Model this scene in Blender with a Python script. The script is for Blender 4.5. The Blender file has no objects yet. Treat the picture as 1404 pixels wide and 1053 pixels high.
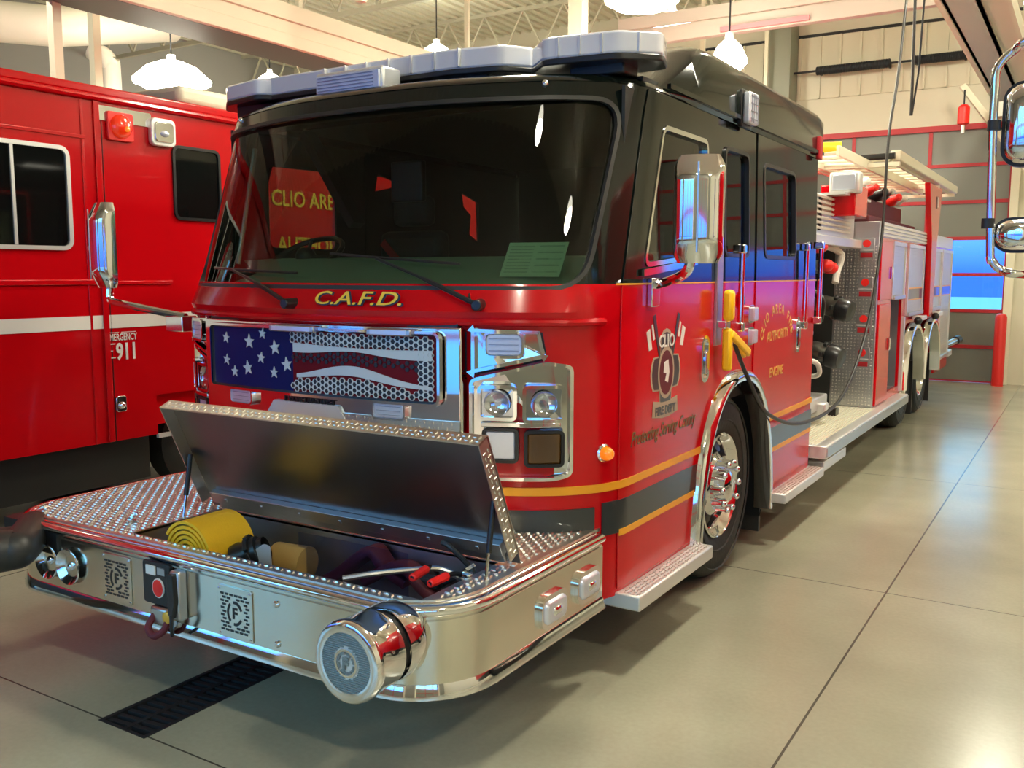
import bpy, bmesh, math, random
import numpy as np
from mathutils import Vector, Matrix
random.seed(7)
SC = bpy.context.scene
COL = SC.collection
PI = math.pi
# ------------------------------------------------------------------ materials
def mat(name, base, rough=.5, metal=0., coat=0., emis=None, estr=0., spec=.5, alpha=None, noise=None, bump=None):
    m = bpy.data.materials.new(name); m.use_nodes = True
    nt = m.node_tree; b = nt.nodes['Principled BSDF']
    b.inputs['Base Color'].default_value = (*base, 1)
    b.inputs['Roughness'].default_value = rough
    b.inputs['Metallic'].default_value = metal
    b.inputs['Coat Weight'].default_value = coat
    b.inputs['Coat Roughness'].default_value = .03
    b.inputs['Specular IOR Level'].default_value = spec
    if emis:
        b.inputs['Emission Color'].default_value = (*emis, 1); b.inputs['Emission Strength'].default_value = estr
    tc = nt.nodes.new('ShaderNodeTexCoord')
    if noise:   # (scale, colour2, lo, hi)
        n = nt.nodes.new('ShaderNodeTexNoise'); n.inputs['Scale'].default_value = noise[0]; n.inputs['Detail'].default_value = 5
        nt.links.new(tc.outputs['Object'], n.inputs['Vector'])
        r = nt.nodes.new('ShaderNodeValToRGB')
        r.color_ramp.elements[0].position = noise[2]; r.color_ramp.elements[1].position = noise[3]
        r.color_ramp.elements[0].color = (*base, 1); r.color_ramp.elements[1].color = (*noise[1], 1)
        nt.links.new(n.outputs['Fac'], r.inputs['Fac']); nt.links.new(r.outputs['Color'], b.inputs['Base Color'])
    if bump:    # (scale, strength, distance)
        n = nt.nodes.new('ShaderNodeTexNoise'); n.inputs['Scale'].default_value = bump[0]
        nt.links.new(tc.outputs['Object'], n.inputs['Vector'])
        bp = nt.nodes.new('ShaderNodeBump'); bp.inputs['Strength'].default_value = bump[1]; bp.inputs['Distance'].default_value = bump[2]
        nt.links.new(n.outputs['Fac'], bp.inputs['Height']); nt.links.new(bp.outputs['Normal'], b.inputs['Normal'])
    return m
def glassmat(name, tint, rough=.0, ior=1.5):
    m = bpy.data.materials.new(name); m.use_nodes = True; nt = m.node_tree
    for n in list(nt.nodes): nt.nodes.remove(n)
    o = nt.nodes.new('ShaderNodeOutputMaterial'); mx = nt.nodes.new('ShaderNodeMixShader')
    t = nt.nodes.new('ShaderNodeBsdfTransparent'); t.inputs[0].default_value = (*tint, 1)
    g = nt.nodes.new('ShaderNodeBsdfGlossy'); g.inputs['Roughness'].default_value = rough
    f = nt.nodes.new('ShaderNodeFresnel'); f.inputs[0].default_value = ior
    ge = nt.nodes.new('ShaderNodeNewGeometry'); sb = nt.nodes.new('ShaderNodeMath'); sb.operation = 'SUBTRACT'; sb.inputs[0].default_value = 1; nt.links.new(ge.outputs['Backfacing'], sb.inputs[1])
    ml = nt.nodes.new('ShaderNodeMath'); ml.operation = 'MULTIPLY'; nt.links.new(f.outputs[0], ml.inputs[0]); nt.links.new(sb.outputs[0], ml.inputs[1]); nt.links.new(ml.outputs[0], mx.inputs[0]); nt.links.new(t.outputs[0], mx.inputs[1]); nt.links.new(g.outputs[0], mx.inputs[2])
    nt.links.new(mx.outputs[0], o.inputs[0]); return m

RED = mat('fire_red_paint', (.56, .0015, .006), .18, coat=.15, spec=.35)
REDM = mat('red_frame_paint', (.42, .012, .018), .4)
AMBRED = mat('ambulance_red_paint', (.50, .0015, .005), .18, coat=.15, spec=.35)
BLACK = mat('black_gloss_paint', (.007, .011, .009), .10, coat=.12, spec=.35)
CHROME = mat('chrome', (.80, .82, .84), .06, metal=1.)
STEEL = mat('polished_stainless', (.74, .72, .64), .16, metal=1., bump=(3, .05, .01))
ALU = mat('brushed_aluminium', (.55, .56, .57), .34, metal=1.)
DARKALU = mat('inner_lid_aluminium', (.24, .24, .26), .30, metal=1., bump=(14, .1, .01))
TREAD = mat('diamond_plate', (.78, .77, .72), .30, metal=1.)
TRIMALU = mat('mill_aluminium', (.75, .76, .74), .38, metal=.6)
RUBBER = mat('black_rubber', (.022, .022, .020), .42)
TYRE = mat('tyre_rubber', (.016, .017, .015), .62, bump=(40, .2, .01))
PLASTIC = mat('black_plastic', (.012, .013, .014), .3)
GOLD = mat('gold_leaf', (.75, .42, .05), .35, metal=.2)
YELLOWREF = mat('gold_reflective_stripe', (.85, .38, .02), .4)
DGREEN = mat('charcoal_stripe', (.025, .032, .035), .3, coat=.5)
WHITE = mat('white_vinyl', (.75, .73, .66), .45)
CREAMP = mat('cream_painted_metal', (.72, .68, .52), .5)
BLUE = mat('flag_blue', (.003, .009, .085), .45, spec=.15)
FRED = mat('flag_red', (.13, .003, .006), .45, spec=.15)
FWHITE = mat('flag_white', (.52, .60, .62), .4, coat=.1)
DARKIN = mat('cab_interior_dark', (.02, .024, .022), .7)
DASH = mat('dashboard_grey', (.24, .30, .24), .7)
SEATM = mat('seat_vinyl', (.03, .035, .032), .55)
RIBG = mat('lens_rib_grey', (.30, .34, .44), .3, metal=.5)
LENS = glassmat('clear_lens', (.92, .94, .97), .02)
GLASS = glassmat('windscreen_glass', (.66, .76, .68), .0, 1.55)
DGLASS = glassmat('tinted_side_glass', (.62, .68, .62), .0, 1.55)
BLACKGLASS = mat('dark_tinted_glass', (.004, .005, .005), .06, spec=.6)
LEDW = mat('led_reflector', (.70, .75, .86), .28, metal=.55)
LEDBAR = mat('light_bar_polycarbonate', (.74, .78, .86), .15, metal=.15, coat=.8)
BRIGHTGOLD = mat('bright_gold_lettering', (.95, .60, .02), .4)
AMBER = mat('amber_lens', (.85, .22, .01), .12, coat=1., emis=(1, .2, .01), estr=.25)
AMBERD = mat('dark_amber_lens', (.10, .045, .008), .2, coat=1.)
REDLENS = mat('red_lens', (.80, .03, .01), .1, coat=1., emis=(1, .05, .0), estr=.12)
YELLOW = mat('yellow_hose_jacket', (.86, .50, .015), .5, bump=(120, .25, .004))
HOSEIN = mat('hose_lining', (.16, .13, .02), .6)
YPLUG = mat('yellow_plug_plastic', (.95, .60, .01), .4)
MAROON = mat('maroon_hose_jacket', (.11, .012, .018), .7)
ORANGE = mat('orange_rope', (.65, .10, .02), .6)
LETTER = mat('dark_gold_script', (.22, .11, .01), .45)
HANDLE = mat('red_grip', (.85, .02, .015), .35)
PAPER = mat('paper', (.75, .88, .62), .8)
INK = mat('grey_print', (.38, .46, .34), .8)
IRON = mat('cast_iron', (.020, .022, .026), .6, metal=.4)
SHUTTER = mat('satin_roller_shutter', (.60, .60, .54), .35, metal=.75)
CAST = mat('cast_coupling', (.55, .54, .50), .3, metal=1.)
LAMPM = mat('lamp_glow', (1, 1, 1), .5, emis=(1, .95, .76), estr=72.)
LAMPG = mat('lamp_refractor_glow', (1, 1, 1), .5, emis=(1, .95, .76), estr=8.)
BOLL = mat('bollard_red', (.70, .02, .015), .4)
DOORPANEL = mat('insulated_door_panel', (.19, .20, .17), .35)
DUCT = mat('white_duct', (.72, .68, .58), .5)
DIV = glassmat('clear_divider', (.75, .78, .95), .05)

# ------------------------------------------------------------------ cab surface: outline swept over height
CP = [(0, -.40), (.25, -.393), (.47, -.368), (.70, -.31), (.94, -.222), (1.08, -.135), (1.18, -.035), (1.24, .07), (1.27, .19)]
def catmull(P, n=16):
    P = [np.array(p, float) for p in P]
    Q = [np.array([-P[1][0], P[1][1]])] + P + [P[-1] + np.array([0, .15])]
    out = []
    for i in range(1, len(Q) - 2):
        a, b, c, d = Q[i - 1:i + 3]
        for k in range(n):
            t = k / n; out.append(.5 * ((2 * b) + (-a + c) * t + (2 * a - 5 * b + 4 * c - d) * t * t + (-a + 3 * b - 3 * c + d) * t ** 3))
    out.append(P[-1]); return np.array(out)
OUT = np.vstack([catmull(CP), [1.27, 3.42], [1.27, 20]])
ARC = np.concatenate([[0], np.cumsum(np.linalg.norm(np.diff(OUT, axis=0), axis=1))])
US0 = float(ARC[-3])
CABR = 3.40
def UF(x): return float(np.interp(x, OUT[:-2, 0], ARC[:-2]))
def US(y): return US0 + (y - .19)
def lean(z): return float(np.interp(z, [1.68, 2.5, 2.62, 2.66], [0, .25, .31, .34]))
def S(u, z, w=0):
    s = 1 if u >= 0 else -1; a = abs(u)
    x = np.interp(a, ARC, OUT[:, 0]); y = np.interp(a, ARC, OUT[:, 1]); e = .01
    x2 = np.interp(a + e, ARC, OUT[:, 0]); y2 = np.interp(a + e, ARC, OUT[:, 1])
    a1 = max(a - e, 0); x1 = np.interp(a1, ARC, OUT[:, 0]); y1 = np.interp(a1, ARC, OUT[:, 1])
    if a < e: x1, y1, x2, y2 = 0, 0, 1, 0
    tx, ty = x2 - x1, y2 - y1; l = math.hypot(tx, ty)
    x += ty / l * 0 + (ty / l) * w; y += -(tx / l) * w
    y += lean(z) * min(max((1.2 - y) / 1.0, 0), 1)
    x *= 1 - .012 * min(max((z - 1.75) / .8, 0), 1)
    return Vector((x * s, y, z))
def mapS(co): return S(co.x, co.z, -co.y)
def Gy(x): return -.43 + .055 * (x / .69) ** 2
def mapG(co): return Vector((co.x, Gy(co.x) + co.y, co.z))
def mapR(co): return Vector((1.27 - co.y, co.x, co.z))          # flat (y, z) drawing onto the right body side

# ------------------------------------------------------------------ mesh helper
class MB:
    def __init__(s): s.bm = bmesh.new(); s.mi = 0
    def face(s, vs):
        try:
            f = s.bm.faces.new(vs); f.material_index = s.mi; return f
        except ValueError: return None
    def v(s, p): return s.bm.verts.new(p)
    def box(s, x0, x1, y0, y1, z0, z1, rot=None, piv=None):
        c = [(x, y, z) for x in (x0, x1) for y in (y0, y1) for z in (z0, z1)]
        if rot is not None:
            pv = Vector(piv) if piv is not None else Vector(((x0 + x1) / 2, (y0 + y1) / 2, (z0 + z1) / 2))
            c = [rot @ (Vector(p) - pv) + pv for p in c]
        v = [s.v(p) for p in c]
        for q in ((0, 1, 3, 2), (4, 6, 7, 5), (0, 4, 5, 1), (2, 3, 7, 6), (0, 2, 6, 4), (1, 5, 7, 3)): s.face([v[i] for i in q])
        return s
    def bar(s, p0, p1, w, h, up=(0, 0, 1)):
        p0, p1 = Vector(p0), Vector(p1); d = (p1 - p0).normalized(); up = Vector(up)
        if abs(d.dot(up)) > .98: up = Vector((1, 0, 0))
        a = d.cross(up).normalized() * w / 2; b = a.cross(d).normalized() * h / 2
        r = [[s.v(p + i * a + j * b) for i, j in ((-1, -1), (1, -1), (1, 1), (-1, 1))] for p in (p0, p1)]
        for k in range(4): s.face([r[0][k], r[0][(k + 1) % 4], r[1][(k + 1) % 4], r[1][k]])
        s.face(r[0][::-1]); s.face(r[1]); return s
    def tube(s, path, r, n=10, closed=False, cap=True):
        P = [Vector(p) for p in path]; rs = r if isinstance(r, (list, tuple)) else [r] * len(P); rings = []
        prev = None
        for i, p in enumerate(P):
            if closed: d = P[(i + 1) % len(P)] - P[i - 1]
            else: d = (P[min(i + 1, len(P) - 1)] - P[max(i - 1, 0)])
            d.normalize()
            if prev is None:
                up = Vector((0, 0, 1)) if abs(d.z) < .9 else Vector((1, 0, 0)); a = d.cross(up).normalized()
            else:
                a = (prev - d * prev.dot(d)).normalized()
            prev = a; b = d.cross(a)
            rings.append([s.v(p + (a * math.cos(2 * PI * k / n) + b * math.sin(2 * PI * k / n)) * rs[i]) for k in range(n)])
        m = len(rings)
        for i in range(m if closed else m - 1):
            q, t = rings[i], rings[(i + 1) % m]
            for k in range(n): s.face([q[k], q[(k + 1) % n], t[(k + 1) % n], t[k]])
        if cap and not closed: s.face(rings[0][::-1]); s.face(rings[-1])
        return s
    def cyl(s, p0, p1, r0, r1=None, n=20): return s.tube([p0, p1], [r0, r0 if r1 is None else r1], n)
    def lathe(s, prof, o, axis=(1, 0, 0), n=40, cap=False):
        o = Vector(o); d = Vector(axis).normalized(); up = Vector((0, 0, 1)) if abs(d.z) < .9 else Vector((0, 1, 0))
        a = d.cross(up).normalized(); b = d.cross(a); rings = []
        for (t, r) in prof:
            rings.append([s.v(o + d * t + (a * math.cos(2 * PI * k / n) + b * math.sin(2 * PI * k / n)) * max(r, .0005)) for k in range(n)])
        for q, t in zip(rings, rings[1:]):
            for k in range(n): s.face([q[k], q[(k + 1) % n], t[(k + 1) % n], t[k]])
        if cap: s.face(rings[0][::-1]); s.face(rings[-1])
        return s
    def prism(s, poly, y0, y1):     # drawing in x,z extruded along y
        a = [s.v((x, y0, z)) for x, z in poly]; b = [s.v((x, y1, z)) for x, z in poly]; n = len(poly)
        for k in range(n): s.face([a[k], a[(k + 1) % n], b[(k + 1) % n], b[k]])
        s.face(a[::-1]); s.face(b); return s
    def prismz(s, poly, z0, z1):
        a = [s.v((x, y, z0)) for x, y in poly]; b = [s.v((x, y, z1)) for x, y in poly]; n = len(poly)
        for k in range(n): s.face([a[k], a[(k + 1) % n], b[(k + 1) % n], b[k]])
        s.face(a[::-1]); s.face(b); return s
    def prismx(s, poly, x0, x1):
        a = [s.v((x0, y, z)) for y, z in poly]; b = [s.v((x1, y, z)) for y, z in poly]; n = len(poly)
        for k in range(n): s.face([a[k], a[(k + 1) % n], b[(k + 1) % n], b[k]])
        s.face(a[::-1]); s.face(b); return s
    def ring(s, po, pi, y0, y1):
        L = [[s.v((x, y, z)) for x, z in p] for p, y in ((po, y0), (po, y1), (pi, y1), (pi, y0))]; n = len(po)
        for i in range(4):
            q, t = L[i], L[(i + 1) % 4]
            for k in range(n): s.face([q[k], q[(k + 1) % n], t[(k + 1) % n], t[k]])
        return s
    def slab(s, x0, x1, z0, z1, y0, y1, nx, nz):
        def g(y): return [[s.v((x0 + (x1 - x0) * i / nx, y, z0 + (z1 - z0) * j / nz)) for j in range(nz + 1)] for i in range(nx + 1)]
        A, B = g(y0), g(y1)
        for i in range(nx):
            for j in range(nz):
                s.face([A[i][j], A[i + 1][j], A[i + 1][j + 1], A[i][j + 1]]); s.face([B[i][j], B[i][j + 1], B[i + 1][j + 1], B[i + 1][j]])
        for i in range(nx):
            s.face([A[i][0], B[i][0], B[i + 1][0], A[i + 1][0]]); s.face([A[i][nz], A[i + 1][nz], B[i + 1][nz], B[i][nz]])
        for j in range(nz):
            s.face([A[0][j], A[0][j + 1], B[0][j + 1], B[0][j]]); s.face([A[nx][j], B[nx][j], B[nx][j + 1], A[nx][j + 1]])
        return s
    def sphere(s, c, r, n=12, sc=(1, 1, 1)):
        c = Vector(c); rings = []
        for i in range(1, n):
            t = PI * i / n
            rings.append([s.v(c + Vector((r * math.sin(t) * math.cos(2 * PI * k / (2 * n)) * sc[0], r * math.sin(t) * math.sin(2 * PI * k / (2 * n)) * sc[1], r * math.cos(t) * sc[2]))) for k in range(2 * n)])
        for q, t in zip(rings, rings[1:]):
            for k in range(2 * n): s.face([q[k], t[k], t[(k + 1) % (2 * n)], q[(k + 1) % (2 * n)]])
        s.face(rings[0]); s.face(rings[-1][::-1]); return s
    def treads(s, o, eu, ev, nu, nv, pitch, inside=None, h=.0025):   # raised lozenges of a diamond plate
        o, eu, ev = Vector(o), Vector(eu).normalized(), Vector(ev).normalized(); n = eu.cross(ev)
        for i in range(nu):
            for j in range(nv):
                c = o + eu * (i + .5) * pitch + ev * (j + .5) * pitch
                if inside and not inside(c): continue
                a = .08 if (i + j) % 2 else PI / 2 + .08
                d = eu * math.cos(a) + ev * math.sin(a); t = n.cross(d); l = pitch * .42; w = pitch * .17
                q = [s.v(c + d * l), s.v(c + t * w), s.v(c - d * l), s.v(c - t * w)]
                q2 = [s.v(c + d * l * .6 + n * h), s.v(c + t * w * .4 + n * h), s.v(c - d * l * .6 + n * h), s.v(c - t * w * .4 + n * h)]
                for k in range(4): s.face([q[k], q[(k + 1) % 4], q2[(k + 1) % 4], q2[k]])
                s.face(q2)
        return s
    def add(s, other):
        me = bpy.data.meshes.new('t'); other.bm.to_mesh(me); s.bm.from_mesh(me); bpy.data.meshes.remove(me); return s
    def map(s, f):
        for v in s.bm.verts: v.co = f(v.co)
        return s
    def cut(s, cutter, op='DIFFERENCE'):
        def tmp(b):
            bmesh.ops.recalc_face_normals(b, faces=b.faces); me = bpy.data.meshes.new('t'); b.to_mesh(me)
            o = bpy.data.objects.new('t', me); COL.objects.link(o); return o
        a, b = tmp(s.bm), tmp(cutter.bm)
        md = a.modifiers.new('b', 'BOOLEAN'); md.operation = op; md.solver = 'EXACT'; md.object = b
        dg = bpy.context.evaluated_depsgraph_get(); me = bpy.data.meshes.new_from_object(a.evaluated_get(dg))
        s.bm = bmesh.new(); s.bm.from_mesh(me)
        for o in (a, b):
            m_ = o.data; bpy.data.objects.remove(o); bpy.data.meshes.remove(m_)
        bpy.data.meshes.remove(me); return s
    def build(s, name, m, parent=None, bevel=0., smooth=35, weld=False, seg=2):
        if weld: bmesh.ops.remove_doubles(s.bm, verts=s.bm.verts, dist=1e-5)
        bmesh.ops.recalc_face_normals(s.bm, faces=s.bm.faces)
        me = bpy.data.meshes.new(name); s.bm.to_mesh(me); s.bm.free()
        for k in (m if isinstance(m, (list, tuple)) else [m]): me.materials.append(k)
        if smooth:
            for p in me.polygons: p.use_smooth = True
            me.set_sharp_from_angle(angle=math.radians(smooth))
        o = bpy.data.objects.new(name, me); COL.objects.link(o)
        if parent is not None:
            o.parent = parent; q = parent
            t = Vector((0, 0, 0))
            while q is not None: t += q.location; q = q.parent
            o.matrix_parent_inverse = Matrix.Translation(-t) if parent.type == 'EMPTY' else Matrix.Identity(4)
        if bevel:
            b = o.modifiers.new('bevel', 'BEVEL'); b.width = bevel; b.segments = seg; b.limit_method = 'ANGLE'; b.angle_limit = math.radians(40)
        return o
def rr(cx, cz, w, h, r, n=5, step=.06):
    r = min(r, w / 2 - 1e-4, h / 2 - 1e-4); P = []
    for sx, sz, a0 in ((1, 1, 0), (-1, 1, 90), (-1, -1, 180), (1, -1, 270)):
        for k in range(n + 1):
            a = math.radians(a0 + 90 * k / n); P.append((cx + sx * (w / 2 - r) + r * math.cos(a), cz + sz * (h / 2 - r) + r * math.sin(a)))
    return resample(P, step)
def resample(P, step):
    out = []
    for i, p in enumerate(P):
        q = P[(i + 1) % len(P)]; d = math.hypot(q[0] - p[0], q[1] - p[1]); k = max(1, int(math.ceil(d / step)))
        out += [(p[0] + (q[0] - p[0]) * t / k, p[1] + (q[1] - p[1]) * t / k) for t in range(k)]
    return out
def shrink(P, d):       # inset about each vertex's normal
    n = len(P); out = []
    A = sum(P[i][0] * P[(i + 1) % n][1] - P[(i + 1) % n][0] * P[i][1] for i in range(n)); sg = 1 if A > 0 else -1
    for i in range(n):
        a, b, c = P[i - 1], P[i], P[(i + 1) % n]
        e1 = Vector((b[0] - a[0], b[1] - a[1])); e2 = Vector((c[0] - b[0], c[1] - b[1]))
        if e1.length < 1e-7: e1 = e2.copy()
        if e2.length < 1e-7: e2 = e1.copy()
        n1 = Vector((-e1.y, e1.x)).normalized(); n2 = Vector((-e2.y, e2.x)).normalized(); m = (n1 + n2)
        m = m / max(m.length_squared / 2, .5); out.append((b[0] + m.x * d * sg, b[1] + m.y * d * sg))
    return out
def roundpoly(P, r, n=5, step=.05):
    out = []; N = len(P)
    for i in range(N):
        a, b, c = Vector(P[i - 1]), Vector(P[i]), Vector(P[(i + 1) % N])
        d1 = (a - b).normalized(); d2 = (c - b).normalized(); rr_ = min(r, (a - b).length * .45, (c - b).length * .45)
        p, q = b + d1 * rr_, b + d2 * rr_
        for k in range(n + 1):
            t = k / n; out.append(tuple(p * (1 - t) ** 2 + b * 2 * t * (1 - t) + q * t * t))
    return resample(out, step)
def text(s, size, x, z, ext=.0015, shear=0., bold=0., align='CENTER', sx=1., rot=0., y=0.):
    cu = bpy.data.curves.new('t', 'FONT'); cu.body = s; cu.size = size; cu.extrude = ext; cu.shear = shear; cu.offset = bold; cu.align_x = align; cu.resolution_u = 3
    o = bpy.data.objects.new('t', cu); COL.objects.link(o)
    me = bpy.data.meshes.new_from_object(o.evaluated_get(bpy.context.evaluated_depsgraph_get()))
    b = MB(); b.bm.from_mesh(me); bpy.data.objects.remove(o); bpy.data.curves.remove(cu); bpy.data.meshes.remove(me)
    c, q = math.cos(rot), math.sin(rot)
    for v in b.bm.verts:
        px, pz = v.co.x * sx, v.co.y; v.co = Vector((x + px * c - pz * q, y - v.co.z, z + px * q + pz * c))
    return b
def empty(name, loc, label=None, cat=None, group=None):
    o = bpy.data.objects.new(name, None); COL.objects.link(o); o.location = loc; o.empty_display_size = .2
    if label: o['label'] = label; o['category'] = cat
    if group: o['group'] = group
    return o
def tag(o, label=None, cat=None, group=None, kind=None):
    if label: o['label'] = label
    if cat: o['category'] = cat
    if group: o['group'] = group
    if kind: o['kind'] = kind
    return o
def struct(b, name, m, **k): o = b.build(name, m, **k); o['kind'] = 'structure'; return o
def spline(P, n=8):
    P = [Vector(p) for p in P]; Q = [2 * P[0] - P[1]] + P + [2 * P[-1] - P[-2]]; out = []
    for i in range(1, len(Q) - 2):
        a, b, c, d = Q[i - 1:i + 3]
        for k in range(n):
            t = k / n; out.append(.5 * ((2 * b) + (-a + c) * t + (2 * a - 5 * b + 4 * c - d) * t * t + (-a + 3 * b - 3 * c + d) * t ** 3))
    return out + [P[-1]]

# ================================================================== FIRE ENGINE
ENG = empty('fire_engine', (0, 4, 0), 'red and black fire engine with a flag grille and an open chrome bumper box', 'fire truck')
ZD = 1.705                                                      # height of the red to black division
WY = 1.60                                                       # front axle
def arch(cy, hw, z0, zt, n=24, p=2.3):                          # wheel arch outline in (y, z), left to right
    out = []
    for k in range(n + 1):
        a = PI * (1 - k / n); c, s_ = math.cos(a), math.sin(a)
        out.append((cy + hw * math.copysign(abs(c) ** (2 / p), c), z0 + (zt - z0) * abs(s_) ** (2 / p)))
    return out
AR = arch(1.68, .62, .20, 1.15)
UE = US(CABR)
# -- lower cab skin
b = MB().slab(-UE, UE, .33, ZD, 0, .035, 170, 12)
for sg in (1, -1):
    b.cut(MB().prism([(sg * US(y), z) for y, z in AR], -.2, .2))
def lower(co):
    z = co.z; f = min(max((1.42 - abs(co.x)) / .18, 0), 1); t = (z - 1.545) / .13
    bulge = .045 * f * (max(0, min(1, t * 4)) if t < .5 else max(0, min(1, (1.25 - t) * 2.0)))
    return S(co.x, z, -co.y + (bulge if co.y < .01 else 0))
cabskin = b.map(lower).build('lower_cab_body', RED, ENG, smooth=40)
b = MB().box(-1.22, 1.22, CABR - .04, CABR, .40, ZD); b.box(-1.15, 1.15, .25, CABR - .05, 1.02, 1.06)
for sg in (1, -1): b.box(sg * .62 - .02, sg * .62 + .02, .9, 2.5, .35, 1.15)
b.build('cab_rear_wall', DARKIN, ENG)
# chrome front panel lip (rolled red ledge under the windscreen has its own part)
b = MB(); L1 = []
for k in range(61):
    u = -1.36 + 2.72 * k / 60; L1.append(S(u, 1.548, .035 * min(1, (1.42 - abs(u)) / .18)))
b.tube(L1, .016, 8).build('bonnet_ledge', RED, ENG)
# -- upper cab skin with window openings
WIN = {'windscreen': (0, 2.090, 2.80, .815, .15)}
WS = roundpoly([(-1.265, 1.692), (1.265, 1.692), (1.335, 2.488), (-1.335, 2.488)], .15, 6, .06)
SW = [[(.31, 1.775), (1.13, 1.835), (1.13, 2.425), (.37, 2.425)], [(1.40, 1.84), (1.84, 1.84), (1.82, 2.43), (1.40, 2.43)], [(2.13, 1.84), (2.84, 1.84), (2.80, 2.41), (2.09, 2.41)]]
SWR = [roundpoly([(US(y), z) for y, z in q], .07) for q in SW]
b = MB().slab(-UE, UE, ZD, 2.572, 0, .045, 170, 10)
b.cut(MB().prism(WS, -.2, .2))
for P in SWR:
    b.cut(MB().prism(P, -.2, .2)); b.cut(MB().prism([(-x, z) for x, z in P][::-1], -.2, .2))
b.map(mapS).build('upper_cab_body', BLACK, ENG, smooth=40)
# glass
g = MB().slab(-1.45, 1.45, 1.66, 2.52, .018, .022, 58, 10); g.cut(MB().prism(shrink(WS, -.012), -.2, .2), 'INTERSECT')
g.map(mapS).build('windscreen', GLASS, ENG, smooth=60)
WSO = shrink(WS, -.014); MB().ring(WSO, shrink(WSO, .019), -.006, .02).map(mapS).build('windscreen_seal', RUBBER, ENG)
# same-count rings need same sampling: build gasket from an inset of one outline instead
for sg in (1, -1):
    for i, P in enumerate(SWR):
        Q = [(sg * x, z) for x, z in P]
        w_ = MB().prism(Q, .012, .016).map(mapS).build('side_window', DGLASS, ENG, smooth=0)
        MB().ring(Q, shrink(Q, .022), -.012, .02).map(mapS).build('window_frame', PLASTIC if i else CHROME, w_)
# -- doors: a raised skin with its seam, lower red and upper black
def door(y0, y1, z0, name, archcut, sg, pi):
    for (za, zb, mt, nm) in ((z0, ZD - .002, RED, name), (ZD + .002, 2.56, BLACK, name + '_top')):
        d = MB().slab(sg * US(y0), sg * US(y1), za, zb, -.007, .0, 14, 8)
        if archcut: d.cut(MB().prism([(sg * US(y), z) for y, z in arch(1.68, .69, .15, 1.22)], -.2, .2))
        if zb > 2:
            for P in pi: d.cut(MB().prism([(sg * x, z) for x, z in P], -.2, .2))
        d.map(mapS)
        o = d.build(nm, mt, ENG if za == z0 else root, bevel=.004, smooth=40)
        if za == z0: root = o
    seam = roundpoly([(sg * US(y), z) for y, z in ((y0 - .006, z0 - .006), (y1 + .006, z0 - .006), (y1 + .006, 2.566), (y0 - .006, 2.566))], .03)
    if not archcut:
        MB().ring(seam, shrink(seam, .008), -.003, .0).map(mapS).build('door_seam', PLASTIC, root)
    return root
FD = door(.135, 1.285, .36, 'front_door', True, 1, SWR[:1]); RD = door(1.98, 3.22, .38, 'rear_door', True, 1, SWR[2:])
door(.135, 1.285, .36, 'front_door', True, -1, SWR[:1]); door(1.98, 3.22, .38, 'rear_door', True, -1, SWR[2:])
# chrome lower sill of the driver's window
MB().bar((1.292, .30, 1.752), (1.292, .95, 1.808), .012, .03).build('window_sill', CHROME, FD)
# red-to-black pinstripe
for sg in (1, -1): MB().slab(sg * 1.42, sg * UE, ZD - .004, ZD + .003, -.009, -.0075, 60, 1).map(mapS).build('gold_pinstripe', YELLOWREF, ENG)
# reflective stripes round the cab
for sg in (1, -1):
    d = MB().box(*sorted((sg * 1.205, sg * 1.22)), .24, 1.36, 1.08, 2.55)
    d.cut(MB().prismx(roundpoly([(.50, 1.90), (1.08, 1.90), (1.08, 2.385), (.50, 2.375)] if sg < 0 else [(.36, 1.84), (1.10, 1.86), (1.10, 2.40), (.42, 2.40)], .05), -2, 2)); d.build('door_lining', DARKIN, ENG, smooth=0)
d = MB().box(-1.22, -1.205, 1.37, 3.34, 1.08, 2.55); d.cut(MB().prismx([(1.47, 2.30), (1.50, 2.42), (1.76, 2.36)], -2, 2)); d.cut(MB().prismx([(2.60, 2.05), (2.72, 2.0), (2.74, 2.30), (2.50, 2.36), (2.52, 2.26), (2.62, 2.2)], -2, 2)); d.build('door_lining', DARKIN, ENG, smooth=0)  # added dark sheet, blocks the bright view through the left rear windows
def stripe(z0, z1, mt, nm, ua, ub, off=.0095):
    for sg in (1, -1):
        hy = .69 * (1 - (((z0 + z1) / 2 - .15) / 1.07) ** 2.3) ** (1 / 2.3)
        for a_, b_ in ((ua, US(1.68 - hy)), (US(1.68 + hy), ub)):
            if b_ > a_: MB().slab(sg * a_, sg * b_, z0, z1, -off, -.001, 40, 1).map(mapS).build(nm, mt, ENG)
stripe(.815, .850, YELLOWREF, 'gold_reflective_stripe', .86, UE); stripe(.618, .765, DGREEN, 'charcoal_stripe', 1.365, UE, .0085)
for sg in (1, -1): MB().slab(sg * .80, sg * 1.325, .656, .752, -.0085, -.001, 30, 1).map(mapS).build('charcoal_corner_panel', DGREEN, ENG)
stripe(.602, .632, YELLOWREF, 'gold_reflective_stripe', US(.14), UE, .0095)
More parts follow.
